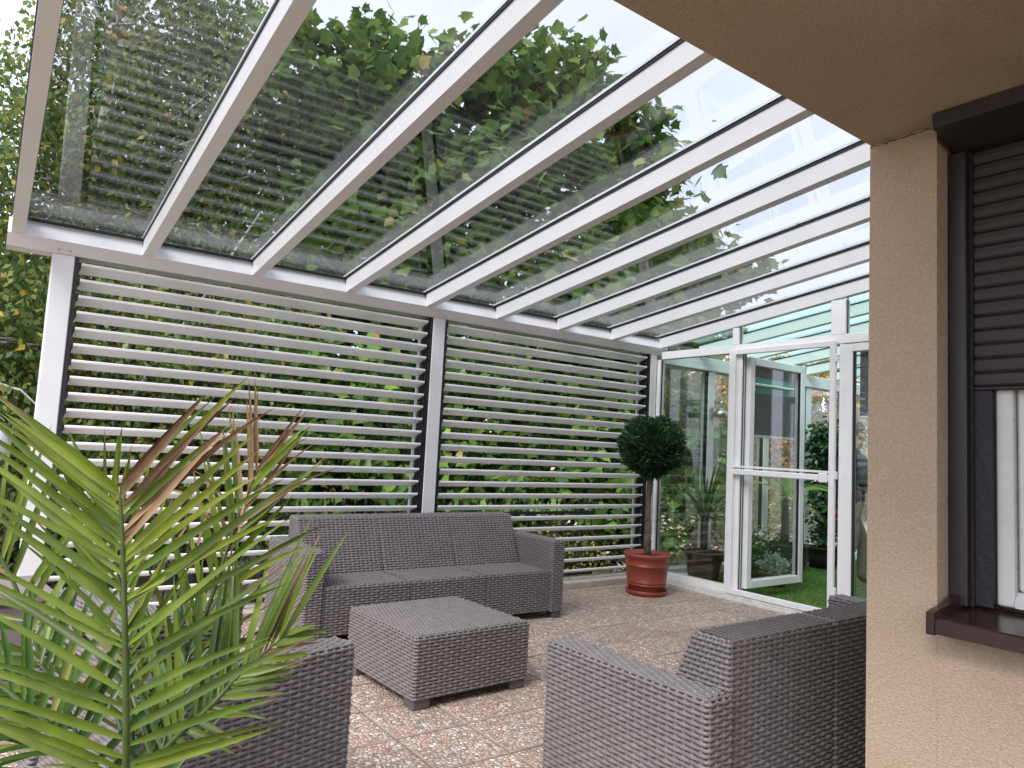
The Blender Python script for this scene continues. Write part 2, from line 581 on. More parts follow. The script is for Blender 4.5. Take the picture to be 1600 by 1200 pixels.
M['autumn_leaf'] = leaf_mat('autumn_leaf', [(0.0, (0.07, 0.075, 0.02)), (0.4, (0.17, 0.14, 0.03)), (0.7, (0.30, 0.20, 0.04)), (1.0, (0.36, 0.17, 0.04))], 0.6, 0.3)
M['palm_leaf'] = leaf_mat('palm_leaflet', [(0.0, (0.042, 0.074, 0.008)), (0.4, (0.070, 0.110, 0.010)), (0.8, (0.108, 0.148, 0.013)), (1.0, (0.150, 0.180, 0.020))], 0.34, 0.25, objrand=True, gain=1.2, nscale=14)
M['palm_dark'] = leaf_mat('palm_leaflet_dark', [(0.0, (0.024, 0.060, 0.010)), (0.6, (0.040, 0.090, 0.013)), (1.0, (0.07, 0.13, 0.018))], 0.36, 0.2, objrand=True, gain=1.2, nscale=14)  # darker green for the left arching and low inner fronds
M['palm_dead'] = leaf_mat('palm_leaflet_dry', [(0.0, (0.07, 0.032, 0.016)), (0.4, (0.13, 0.065, 0.03)), (0.7, (0.22, 0.14, 0.075)), (1.0, (0.17, 0.11, 0.035))], 0.6, 0.12, objrand=True, gain=1.2, nscale=14)
M['palm_tip'] = leaf_mat('palm_leaflet_yellowing', [(0.0, (0.10, 0.15, 0.02)), (0.6, (0.16, 0.18, 0.03)), (1.0, (0.22, 0.20, 0.07))], 0.4, 0.25, objrand=True, gain=1.2, nscale=14)
M['rachis'] = simple_mat('palm_rachis', (0.055, 0.085, 0.018), 0.4, 0.2, 20)
M['node'] = simple_mat('palm_leaflet_base', (0.30, 0.30, 0.08), 0.5, 0.15, 40)
M['yucca'] = leaf_mat('yucca_blade', [(0.0, (0.04, 0.085, 0.02)), (0.6, (0.075, 0.14, 0.032)), (1.0, (0.15, 0.21, 0.06))], 0.4, 0.2, objrand=True)
M['banana'] = leaf_mat('banana_leaf', [(0.0, (0.055, 0.12, 0.018)), (0.6, (0.10, 0.175, 0.028)), (1.0, (0.19, 0.20, 0.05))], 0.35, 0.35, objrand=True)
M['silver'] = leaf_mat('silver_leaf', [(0.0, (0.16, 0.19, 0.15)), (1.0, (0.34, 0.38, 0.33))], 0.7, 0.2)
M['white_petal'] = leaf_mat('white_petal', [(0.0, (0.62, 0.60, 0.58)), (1.0, (0.80, 0.79, 0.76))], 0.6, 0.3)
M['pink_petal'] = leaf_mat('pale_pink_petal', [(0.0, (0.52, 0.40, 0.34)), (0.6, (0.66, 0.55, 0.48)), (1.0, (0.76, 0.70, 0.64))], 0.6, 0.3)
M['red_petal'] = leaf_mat('red_petal', [(0.0, (0.40, 0.010, 0.03)), (1.0, (0.62, 0.02, 0.06))], 0.5, 0.3)
M['grass'] = leaf_mat('turf_blade', [(0.0, (0.055, 0.115, 0.014)), (0.6, (0.10, 0.18, 0.022)), (1.0, (0.17, 0.25, 0.04))], 0.5, 0.3)

# ------------------------------------------------------------------ ground and patio
def flat(name, x0, x1, y0, y1, z, mat, k='structure'):
    o = MB().add([(x0, y0, z), (x1, y0, z), (x1, y1, z), (x0, y1, z)], [(0, 1, 2, 3)]).build(name, mat)
    return kind(o, k)


flat('ground', -120, 120, -60, 160, -0.22, M['ground'])
patio = kind(MB().box(-1.6, 5.24, -2.6, 4.80, -0.20, -0.012).build('patio_floor', M['grout']), 'structure')
TS = 0.333
tile_mesh = None
for i in range(-7, 12):
    for j in range(-3, 8):
        x0, y0 = 1.452 + i * TS, 2.337 + j * TS
        x1, y1 = min(x0 + TS, 5.238), min(y0 + TS, 4.76)
        if x0 > 5.2 or y0 > 4.7 or x1 - x0 < 0.03 or y1 - y0 < 0.03:
            continue
        if x0 < -0.95:
            continue
        g_ = 0.0045
        W, D = x1 - x0 - 2 * g_, y1 - y0 - 2 * g_
        full = abs(x1 - x0 - TS) < 1e-6 and abs(y1 - y0 - TS) < 1e-6
        if full and tile_mesh is not None:
            o = same('tile', tile_mesh, patio)
        else:
            c = 0.004
            m_ = 0.0065
            v = [(0, 0, -0.03), (W, 0, -0.03), (W, D, -0.03), (0, D, -0.03), (0, 0, -c), (W, 0, -c), (W, D, -c), (0, D, -c), (m_, m_, 0), (W - m_, m_, 0), (W - m_, D - m_, 0), (m_, D - m_, 0)]
            f = [(0, 3, 2, 1), (8, 9, 10, 11)] + [(a, (a + 1) % 4, 4 + (a + 1) % 4, 4 + a) for a in range(4)] + [(4 + a, 4 + (a + 1) % 4, 8 + (a + 1) % 4, 8 + a) for a in range(4)]
            o = MB().add(v, f).build('tile', M['pebble'], patio)
            o.data.materials.append(M['tile_rim'])
            for q_ in list(o.data.polygons)[2:]:
                q_.material_index = 1
            if full:
                tile_mesh = o
        o.location = (x0 + g_, y0 + g_, random.uniform(-0.0012, 0.0012))
kind(MB().box(-1.6, 5.24, 4.765, 4.99, -0.22, 0.055, 0.006).build('kerb', M['concrete']), 'structure')

# ------------------------------------------------------------------ pergola
ZR0, SL, YL = 2.237, 0.1346, 4.831
YH = 1.025
def zr(y):
    return ZR0 + SL * (YL - y)


perg = thing('pergola', 'white aluminium lean-to pergola with sloping grey tinted glass roof over the patio', 'pergola', (0, 0, 0))
MB().prism([(4.831, 2.175), (4.785, 2.240), (4.828, 2.335), (4.97, 2.335), (4.97, 2.175)], 'x', -0.01, 5.36).build('gutter_beam', M['alu'], perg)
for x0, x1 in ((0.211, 0.321), (2.726, 2.835), (5.179, 5.265)):
    p = MB().box(x0, x1, 4.832, 4.95, 0.055, 2.174, 0.004).build('post', M['alu'], perg)
    for xs in (0.028, x1 - x0 - 0.028):
        MB().lathe([(0.0, 0.0), (0.006, 0.0), (0.005, 0.004), (0.0, 0.005)], 8).build('screw', M['steel'], p, loc=(x0 + xs, 4.818, 2.196)).rotation_euler = (PI / 2 + 0.6, 0, 0)
RX = [0.068 + 0.657 * i for i in range(9)]
RW, RD = 0.062, 0.098
def sloped_box(x0, x1, ya, yb, d0, d1):
    return MB().prism([(ya, zr(ya) + d0), (ya, zr(ya) + d1), (yb, zr(yb) + d1), (yb, zr(yb) + d0)], 'x', x0, x1)


for i, x in enumerate(RX):
    r = sloped_box(x - RW, x, YH, 4.806, 0.0, RD).build('rafter', M['alu'], perg)
    sloped_box(x - RW - 0.006, x + 0.006, YH, 4.80, RD + 0.0005, RD + 0.0095).build('gasket', M['rubber'], r)
    sloped_box(x - RW - 0.004, x + 0.004, YH, 4.97, RD + 0.020, RD + 0.034).build('cover_strip', M['alu'], r)
for i in range(8):
    sloped_box(RX[i] + 0.0002 - 0.02, RX[i + 1] - RW + 0.02, YH, 4.96, RD + 0.0100, RD + 0.0185).build('roof_pane', M['roof_glass'], perg)
MB().prism([(4.80, zr(4.80) + RD - 0.001), (4.80, zr(4.80) + RD + 0.008), (4.83, zr(4.83) + RD + 0.008), (4.83, zr(4.83) + RD - 0.001)], 'x', RX[0] + 0.01, RX[8] - RW - 0.01).build('edge_gasket', M['rubber'], perg)

# ------------------------------------------------------------------ louvre screens
nl_ = 260
lx = rng.uniform(0.1, 5.2, nl_)
ly = np.where(rng.uniform(size=nl_) < 0.6, rng.uniform(4.45, 4.80, nl_), rng.uniform(1.6, 4.6, nl_))
LITTER = (lx, ly)
def slat_prof(t=math.radians(21), w=0.104):
    c, s_ = math.cos(t), math.sin(t)
    # inner lip towards the patio (-y), blade falling away outwards
    return [(-0.052, 0.0), (-0.0575, -0.004), (-0.0565, -0.0145), (-0.049, -0.0165), (-0.034, -0.0215), (0.0, -0.033), (0.032, -0.0435), (0.054, -0.0495), (0.054, -0.043), (0.02, -0.0285), (-0.02, -0.0105)]


def louvre(x0, x1, label, ncl):
    t = thing('louvre_screen', label, 'louvre screen', (x0, 4.90, 0), 0, 'louvre screens along the patio')
    L = x1 - x0
    for xx in (0.0, L - 0.022):
        MB().box(xx, xx + 0.022, -0.062, -0.030, 0.07, 2.168).build('pivot_rail', M['rubber'], t)
    MB().box(L - 0.052, L - 0.034, 0.052, 0.066, 0.08, 2.165).build('control_rod', M['slat'], t)
    MB().box(L - 0.030, L - 0.024, -0.02, 0.04, 0.08, 2.165).build('side_channel', M['rubber'], t)
    sl = cl = None
    z = 2.145
    k = 0
    while z > 0.10:
        if sl is None:
            sl = o = MB().prism(slat_prof(), 'x', 0.036, L - 0.040).build('slat', M['slat'], t)
            cl = MB().box(0, 0.034, -0.047, -0.004, -0.035, 0.004, 0.003).build('pivot_clip', M['clip'], o)
            cl.location = (0.002, 0, 0)
            c2 = same('pivot_clip', cl, o, (L - 0.038, 0.004, -0.004))
        else:
            o = same('slat', sl, t)
            same('pivot_clip', cl, o, (0.002, 0, 0))
            same('pivot_clip', cl, o, (L - 0.038, 0.004, -0.004))
        o.location = (0, 0, z)
        o.rotation_euler = (random.uniform(-0.012, 0.012), random.uniform(-0.0006, 0.0006), 0)
        z -= 0.0951
        k += 1
    MB().box(0.0, L, -0.03, 0.03, 0.056, 0.078, 0.003).build('bottom_rail', M['base_alu'], t)
    return t


louvre(0.3215, 2.7255, 'white horizontal louvre screen between left corner post and middle post, behind the palm', 22)
louvre(2.8355, 5.1785, 'white horizontal louvre screen between middle post and glass wall, behind the potted ball tree', 22)

# ------------------------------------------------------------------ sunroom
XP = 5.265
sun = thing('sunroom', 'white framed glass sunroom with greenish glass roof and open door at the patio end', 'sunroom', (XP, 0, 0))
def sb(name, mat, x0, x1, y0, y1, z0, z1, b=0.003, parent=None):
    return MB().box(x0, x1, y0, y1, z0, z1, b).build(name, mat, parent or sun)


sb('base_rail', M['base_alu'], -0.06, 0.10, 1.03, 4.83, -0.02, 0.022)
sb('base_rail', M['base_alu'], -0.025, 0.09, 1.03, 4.83, 0.0225, 0.046)
sb('bottom_rail', M['pvc'], 0.0, 0.07, 3.98, 4.79, 0.0465, 0.105)
sb('transom', M['pvc'], 0.0, 0.07, 1.03, 4.775, 2.128, 2.20)
sb('mullion', M['pvc'], -0.002, 0.075, 3.883, 3.979, 0.0465, 2.127)
sb('corner_stile', M['pvc'], 0.001, 0.069, 4.79, 4.831, 0.0465, 2.127)
sb('mullion', M['pvc'], 0.0, 0.07, 3.885, 3.95, 2.201, 2.352)
sb('mullion', M['pvc'], 0.0, 0.07, 2.912, 3.03, 2.201, 2.475)
sb('mullion', M['pvc'], 0.0, 0.07, 1.9, 1.99, 0.0465, 2.127)
fp = sb('fixed_pane', M['wall_glass'], 0.03, 0.038, 3.975, 4.795, 0.10, 2.13, 0)
MB().box(0.024, 0.029, 3.98, 3.988, 0.106, 2.127).build('gasket', M['rubber'], fp)
MB().box(0.020, 0.029, 4.780, 4.7895, 0.106, 2.127).build('gasket', M['rubber'], fp)
for ya, yb in ((3.951, 4.72), (3.031, 3.884), (1.05, 2.911)):
    pn = MB().prism([(ya, 2.2005), (yb, 2.2005), (yb, zr(yb) - 0.002), (ya, zr(ya) - 0.002)], 'x', 0.03, 0.038).build('gable_pane', M['wall_glass'], sun)
    MB().prism([(yb - 0.008, 2.2012), (yb - 0.001, 2.2012), (yb - 0.001, zr(yb) - 0.004), (yb - 0.008, zr(yb) - 0.003)], 'x', 0.022, 0.0295).build('gasket', M['rubber'], pn)
# outer screen-door frame, proud of the wall
scr = thing('screen_door', 'white framed screen door standing shut over the sunroom doorway with a middle push bar', 'door', (XP - 0.034, 2.972, 0.05))
DW, DH, DF = 0.963, 2.102, 0.046
MB().box(0, 0.032, 0, DF, 0, DH, 0.004).build('stile', M['pvc'], scr)
MB().box(0, 0.032, DW - DF, DW, 0, DH, 0.004).build('stile', M['pvc'], scr)
MB().box(0.001, 0.031, DF + .0003, DW - DF - .0003, 0.0, DF, 0.004).build('rail', M['pvc'], scr)
MB().box(0.001, 0.031, DF + .0003, DW - DF - .0003, DH - DF, DH, 0.004).build('rail', M['pvc'], scr)
pb = MB().box(-0.006, 0.03, DF + .0003, DW - DF - .0003, 1.012, 1.060, 0.006).build('push_bar', M['pvc'], scr)
MB().box(-0.014, 0.0, DF + 0.002, DF + 0.075, 1.000, 1.072, 0.005).build('end_cap', M['pvc'], pb)
MB().box(0.0, 0.028, DF + .0003, DW - DF - .0003, 1.0725, 1.090, 0.003).build('rail', M['pvc'], scr)
for hz in (0.16, 1.03, 1.93):
    h_ = MB().box(-0.004, 0.03, -0.016, -0.001, hz, hz + 0.06, 0.003).build('hinge', M['pvc'], scr)
# door frame and open sash
for (y0, y1) in ((3.845, 3.8825), (2.913, 2.958)):
    sb('door_jamb', M['pvc'], 0.004, 0.072, y0, y1, 0.0465, 2.127)
    sb('jamb_seal', M['rubber'], 0.0745, 0.080, y0 + 0.006, y0 + 0.016, 0.06, 2.12, 0)
    sb('jamb_seal', M['rubber'], 0.018, 0.028, y0 - 0.004, y0 - 0.0005, 0.06, 2.12, 0)
    sb('jamb_seal', M['rubber'], 0.050, 0.058, y0 - 0.004, y0 - 0.0005, 0.06, 2.12, 0)
sash = thing('door_sash', 'white glazed door sash swung open ninety degrees into the sunroom', 'door', (XP + 0.075, 3.84, 0.0))
SW, SF = 0.85, 0.068
sz0, sz1 = 0.095, 2.095
MB().box(0, SF, -0.035, 0.035, sz0, sz1, 0.005).build('stile', M['pvc'], sash)
MB().box(SW - SF, SW, -0.035, 0.035, sz0, sz1, 0.005).build('stile', M['pvc'], sash)
MB().box(SF + .0003, SW - SF - .0003, -0.034, 0.034, sz0, sz0 + SF, 0.005).build('rail', M['pvc'], sash)
MB().box(SF + .0003, SW - SF - .0003, -0.034, 0.034, sz1 - SF, sz1, 0.005).build('rail', M['pvc'], sash)
sp = MB().box(SF - 0.004, SW - SF + 0.004, -0.006, 0.006, sz0 + SF - 0.004, sz1 - SF + 0.004).build('pane', M['wall_glass'], sash)
for xx in (SF, SW - SF - 0.012):
    MB().box(xx, xx + 0.012, -0.0255, -0.0065, sz0 + SF + 0.001, sz1 - SF - 0.001).build('gasket', M['rubber'], sp)
hd = MB().box(SW - 0.045, SW - 0.02, -0.046, -0.0355, 1.02, 1.15, 0.004).build('handle', M['pvc'], sash)
MB().box(SW - 0.04, SW - 0.025, -0.075, -0.0465, 1.10, 1.12, 0.004).build('lever', M['steel'], hd)
bl = MB().box(SF + 0.01, SW - SF - 0.03, 0.010, 0.014, 1.42, sz1 - SF - 0.002).build('roller_blind', M['blind'], sash)
MB().box(SF + 0.01, SW - SF - 0.03, 0.0065, 0.018, 1.395, 1.4195, 0.003).build('bottom_bar', M['pvc'], bl)
MB().box(SF + 0.01, SW - SF - 0.10, 0.0075, 0.0095, 1.79, 1.93).build('teal_band', M['teal'], bl)
MB().tube([(SF + 0.012, -0.02, 1.862), (SW - SF - 0.11, -0.02, 1.862)], 0.013, 10).build('blind_tube', M['pvc'], bl)
# second door, mostly behind the house corner
d2 = thing('glazed_door', 'closed white glazed door beside the house corner with dark blind half down', 'door', (XP, 0, 0))
MB().box(0.0, 0.066, 2.852, 2.9125, 0.06, 2.12, 0.004).build('stile', M['pvc'], d2)
MB().box(0.0, 0.066, 2.0, 2.0605, 0.06, 2.12, 0.004).build('stile', M['pvc'], d2)
MB().box(0.001, 0.065, 2.0608, 2.8517, 2.06, 2.12, 0.004).build('rail', M['pvc'], d2)
MB().box(0.001, 0.065, 2.0608, 2.8517, 0.06, 0.13, 0.004).build('rail', M['pvc'], d2)
g2 = MB().box(0.028, 0.036, 2.055, 2.856, 0.125, 2.065).build('pane', M['wall_glass'], d2)
MB().box(0.010, 0.0275, 2.836, 2.8515, 0.131, 2.059).build('gasket', M['rubber'], g2)
b2 = MB().box(0.044, 0.048, 2.075, 2.815, 1.57, 2.058).build('roller_blind', M['blind'], d2)
MB().box(0.041, 0.052, 2.075, 2.815, 1.55, 1.5695, 0.003).build('bottom_bar', M['slat'], b2)
# far walls and roof
YS = 4.86
XE = 4.9
sb('wall_gutter', M['alu'], 0.11, XE, YS - 0.05, YS + 0.12, 2.10, 2.235, 0.004)
sb('wall_sill', M['alu'], 0.11, XE, YS - 0.04, YS + 0.10, -0.02, 0.085, 0.004)
PX = [0.80, 1.78, 2.62, 3.5, 4.3]
prev = 0.10
for k, px in enumerate(PX + [XE - 0.1]):
    po = MB().box(px, px + 0.10, YS - 0.03, YS + 0.07, 0.086, 2.099, 0.004).build('wall_post', M['alu'], sun)
    pn = MB().box(prev + 0.01, px - 0.002, YS + 0.02, YS + 0.028, 0.087, 2.098).build('wall_pane', M['wall_glass'], sun)
    MB().box(px - 0.012, px - 0.0005, YS - 0.02, YS + 0.018, 0.088, 2.097).build('gasket', M['rubber'], pn)
    prev = px + 0.10
for k, py in enumerate((4.0, 3.0, 2.0, 1.1)):
    MB().box(XE - 0.1, XE - 0.002, py, py + 0.09, 0.0, zr(py) - 0.01, 0.004).build('wall_post', M['alu'], sun)
sb('end_rail', M['alu'], XE - 0.099, XE - 0.003, 1.03, 4.80, -0.02, 0.085)
sb('end_rail', M['alu'], XE - 0.099, XE - 0.003, 1.20, 4.80, 2.10, 2.2)
for ya, yb in ((1.19, 2.0), (2.09, 3.0), (3.09, 4.0), (4.09, 4.8)):
    MB().box(XE - 0.06, XE - 0.052, ya, yb, 0.086, 2.099).build('wall_pane', M['wall_glass'], sun)
for k in range(1, 8):
    bx_ = k * 0.657
    rb = sloped_box(bx_ - RW, bx_, YH, 4.806, 0.0, RD).build('roof_bar', M['alu'], sun)
    sloped_box(bx_ - RW - 0.006, bx_ + 0.006, YH, 4.80, RD + .0005, RD + 0.0095).build('gasket', M['rubber'], rb)
for k in range(0, 7):
    xa = 0.11 if k == 0 else k * 0.657 - 0.02
    sloped_box(xa, (k + 1) * 0.657 - RW + 0.02, YH, 4.96, RD + 0.0100, RD + 0.0185).build('roof_pane', M['green_glass'], sun)
turf = flat('artificial_grass', XP + 0.0905, XP + XE - 0.1, 1.03, 4.815, 0.002, M['turf_base'])
nb = 42000
bx = rng.uniform(XP + 0.095, XP + XE - 0.11, nb)
by = rng.uniform(2.3, 4.81, nb)
th = rng.uniform(0, 2 * PI, nb)
hh = rng.uniform(0.012, 0.026, nb)
ln = rng.normal(0, 0.009, (nb, 2))
V = np.zeros((nb, 3, 3))
V[:, 0] = np.c_[bx - 0.003 * np.cos(th), by - 0.003 * np.sin(th), np.full(nb, 0.002)]
V[:, 1] = np.c_[bx + 0.003 * np.cos(th), by + 0.003 * np.sin(th), np.full(nb, 0.002)]
V[:, 2] = np.c_[bx + ln[:, 0], by + ln[:, 1], 0.002 + hh]
kind(link('grass_pile', quick_mesh('grass_pile', V.reshape(-1, 3), np.arange(nb * 3).reshape(-1, 3)), M['grass']), 'stuff')

# ------------------------------------------------------------------ house
XW, YC, ZS = 1.97, 1.021, 2.116
house = thing('house', 'beige rendered house wall with projecting slab over the patio', 'house', (0, 0, 0))
MB().prism([(XW, 0.842), (XW, YC), (9.9, YC), (9.9, YC - 0.3), (XW + 0.40, YC - 0.3), (XW + 0.40, 0.842)], 'z', -0.2, ZS - 0.001).build('wall', M['stucco'], house)
MB().box(XW, XW + 0.40, -0.62, 0.8415, -0.2, 0.80).build('wall', M['stucco'], house)
MB().box(XW, XW + 0.40, -1.3, -0.6205, -0.2, ZS - 0.001).build('wall', M['stucco'], house)
MB().box(XW + 0.4005, 9.9, -1.3, -1.0, -0.2, ZS - 0.001).build('wall', M['stucco'], house)
MB().box(0.50, 9.9, -1.3, YC, ZS, 3.02).build('overhang_slab', M['stucco'], house)  # overhang slab; unseen top and left end cut back to let in light
sh = MB().prism([(1.900, 2.076), (1.896, ZS - 0.002), (2.10, ZS - 0.002), (2.10, 2.05), (2.03, 2.05)], 'y', -0.6195, 0.822).build('shutter_box', M['shutter'], house)
gr = MB().box(2.030, 2.075, 0.797, 0.8412, 0.857, 2.0495, 0.003).build('guide_rail', M['frame_brown'], house)
MB().box(2.052, 2.080, 0.789, 0.7965, 0.857, 2.0495).build('guide_brush', M['seal'], gr)
ck = MB()
ck.tube([(XW - 0.0006 + random.uniform(-.001, .0006), 0.842 + k * 0.0112, ZS - 0.004 - 0.004 * abs(math.sin(k * 1.7)) + random.uniform(-.002, .002)) for k in range(17)], [random.uniform(0.0006, 0.0022) for k in range(17)], 6)
ck.build('plaster_crack', M['seal'], house)
cur = bpy.data.objects.new('roller_shutter', None)
COL.objects.link(cur)
cur.parent = house
z = 2.0495
sl0 = None
while z > 1.45:
    pr = [(2.0615, -0.0366), (2.058, -0.031), (2.057, -0.0185), (2.058, -0.006), (2.0615, -0.0008), (2.070, -0.0008), (2.070, -0.0366)]
    if sl0 is None:
        sl0 = o = MB().prism(pr, 'y', -0.6, 0.788).build('shutter_slat', M['shutter'], cur)
    else:
        o = same('shutter_slat', sl0, cur)
    o.location = (0, 0, z)
    z -= 0.0372
MB().box(2.050, 2.074, -0.6, 0.788, 1.407, z - 0.001, 0.003).build('end_slat', M['frame_brown'], cur)
sill = MB().prism([(1.888, 0.803), (1.888, 0.836), (1.894, 0.840), (2.10, 0.857), (2.10, 0.846), (1.90, 0.826), (1.90, 0.803)], 'y', -0.62, 0.812).build('window_sill', M['sill'], house)
MB().prism([(1.884, 0.800), (1.884, 0.852), (1.91, 0.858), (1.972, 0.866), (2.03, 0.884), (2.06, 0.884), (2.06, 0.80)], 'y', 0.8125, 0.831).build('end_cap', M['sill'], sill)
win = bpy.data.objects.new('window', None)
COL.objects.link(win)
win.parent = house
MB().box(2.058, 2.10, 0.749, 0.7885, 0.862, 1.406).build('side_seal', M['seal'], win)
MB().box(2.078, 2.15, 0.710, 0.7485, 0.868, 2.10, 0.004).build('frame', M['upvc'], win)
MB().prism([(2.078, 0.868), (2.078, 0.885), (2.098, 0.905), (2.15, 0.905), (2.15, 0.868)], 'y', -0.60, 0.7095).build('frame', M['upvc'], win)
MB().box(2.096, 2.165, 0.625, 0.7075, 0.9065, 2.10, 0.006).build('sash_frame', M['upvc'], win)
MB().box(2.096, 2.165, -0.60, 0.6245, 0.9065, 0.985, 0.006).build('sash_frame', M['upvc'], win)
MB().box(2.13, 2.138, -0.60, 0.6245, 0.9855, 2.10).build('pane', M['win_glass'], win)
MB().box(2.36, 2.3695, -0.62, 0.84, 0.81, 2.11).build('curtain', M['house_dark'], win)

# ------------------------------------------------------------------ wicker furniture
PU, PV = 0.0310, 0.0150
def weave_h(u, v, pu, pv):
    s_ = u / pu
    r = np.floor(v / pv + 1e-9)
    t = v / pv - r
    prof = 1 - ((t - 0.5) / 0.335) ** 2
    on = prof > 0
    c = np.cos(PI * s_ + PI * r)
    strand = np.where(on, 0.0021 * c + 0.0026 * np.sqrt(np.clip(prof, 0, 1)), -1)
    near = np.abs(s_ - np.round(s_)) < 0.15
    stake = np.where(near, -0.0004, -1)
    return np.maximum(np.maximum(strand, stake), -0.022)


UO = np.array([0.0, 0.14, 0.165, 0.34, 0.5, 0.66, 0.835, 0.86])
VO = np.array([0.0, 0.145, 0.18, 0.33, 0.5, 0.67, 0.82, 0.855])


def cells(L, p, off, closed=False):
    n = max(1, int(round(L / p)))
    if closed and n % 2:
        n += 1
    pp = L / n
    a = (np.arange(n)[:, None] + off[None]).ravel() * pp
    if not closed:
        a = np.append(a, L)
    return a, pp


def sheet(P, LU, LV, closed=False, pu=PU, pv=PV, xform=None):
    u, pu_ = cells(LU, pu, UO, closed)
    v, pv_ = cells(LV, pv, VO)
    UU, VV = np.meshgrid(u, v, indexing='ij')
    p, nrm = P(UU, VV)
    h = weave_h(UU, VV, pu_, pv_)
    p = p + nrm * h[..., None]
    if xform is not None:
        p = xform(p)
    a, b = UU.shape
    idx = np.arange(a * b).reshape(a, b)
    if closed:
        i0, i1 = idx, np.roll(idx, -1, axis=0)
    else:
        i0, i1 = idx[:-1], idx[1:]
    F = np.stack([i0[:, :-1], i1[:, :-1], i1[:, 1:], i0[:, 1:]], -1).reshape(-1, 4)
    return p.reshape(-1, 3), F


def rr_path(x0, x1, y0, y1, r):
    """closed rounded rectangle, counter-clockwise seen from above, as functions of arc length"""
    W, D = x1 - x0 - 2 * r, y1 - y0 - 2 * r
    q = PI * r / 2
    segs = [('l', (x0 + r, y0), (1, 0), W), ('c', (x1 - r, y0 + r), -PI / 2, q), ('l', (x1, y0 + r), (0, 1), D), ('c', (x1 - r, y1 - r), 0, q),
            ('l', (x1 - r, y1), (-1, 0), W), ('c', (x0 + r, y1 - r), PI / 2, q), ('l', (x0, y1 - r), (0, -1), D), ('c', (x0 + r, y0 + r), PI, q)]
    L = sum(s_[3] for s_ in segs)

    def f(u):
        x = np.zeros_like(u)
        y = np.zeros_like(u)
        nx = np.zeros_like(u)
        ny = np.zeros_like(u)
        a = 0
        for s_ in segs:
            m = (u >= a - 1e-9) & (u < a + s_[3] + 1e-9)
            d = u - a
            if s_[0] == 'l':
                x = np.where(m, s_[1][0] + s_[2][0] * d, x)
                y = np.where(m, s_[1][1] + s_[2][1] * d, y)
                nx = np.where(m, s_[2][1], nx)
                ny = np.where(m, -s_[2][0], ny)
            else:
                th_ = s_[2] + d / r
                x = np.where(m, s_[1][0] + r * np.cos(th_), x)
                y = np.where(m, s_[1][1] + r * np.sin(th_), y)
                nx = np.where(m, np.cos(th_), nx)
                ny = np.where(m, np.sin(th_), ny)
            a += s_[3]
        return x, y, nx, ny
    return f, L


def weave_block(x0, x1, y0, y1, z0, z1, rc=0.014, rl=0.016, xform=None, top_along='x', tpv=PV, open_front=False):
    """woven walls round a block, rolled over a soft top edge, and a woven top"""
    parts = []
    if open_front:
        L = x1 - x0
        path = lambda u: (x0 + u, np.full_like(u, y0), np.zeros_like(u), np.full_like(u, -1.0))
    else:
        path, L = rr_path(x0, x1, y0, y1, rc)
    H = z1 - rl - z0
    q = PI * rl / 2

    def P(u, v):
        x, y, nx, ny = path(u)
        th_ = np.clip((v - H) / rl, 0, PI / 2)
        inn = rl * (1 - np.cos(th_))
        z = np.where(v < H, z0 + v, z1 - rl + rl * np.sin(th_))
        p = np.stack([x - nx * inn, y - ny * inn, z], -1)
        n_ = np.stack([nx * np.cos(th_), ny * np.cos(th_), np.sin(th_)], -1)
        return p, n_
    parts.append(sheet(P, L, H + q, not open_front, xform=xform))
    e = rl - 0.001

    def T(u, v):
        if top_along == 'x':
            p = np.stack([x0 + e + u, y0 + e + v, np.full_like(u, z1 - 0.0004)], -1)
        else:
            p = np.stack([x1 - e - v, y0 + e + u, np.full_like(u, z1 - 0.0004)], -1)
        return p, np.broadcast_to(np.array([0, 0, 1.0]), p.shape)
    if open_front:
        ax, ay = x1 - x0 - 2 * e, y1 - y0 - e
    else:
        ax, ay = x1 - x0 - 2 * e, y1 - y0 - 2 * e
    if top_along == 'x':
        parts.append(sheet(T, ax, ay, False, pv=tpv, xform=xform))
    else:
        parts.append(sheet(T, ay, ax, False, pv=tpv, xform=xform))
    Vs, Fs, n = [], [], 0
    for v, f in parts:
        Vs.append(v)
        Fs.append(f + n)
        n += len(v)
    return np.concatenate(Vs), np.concatenate(Fs)


def wicker(name, parent, *a, **k):
    V, F = weave_block(*a, **k)
    return link(name, quick_mesh(name, V, F), M['wicker'], parent, True)


ARM, HA, HS, HB = 0.115, 0.545, 0.335, 0.682
def back_taper(p):
    y, z = p[..., 1], p[..., 2]
    k = np.clip((z - 0.30) / (HB - 0.30), 0, 1)
    fr = 0.66 - y
    q = p.copy()
    q[..., 1] = 0.66 - fr * (1 - 0.56 * k)
    return q


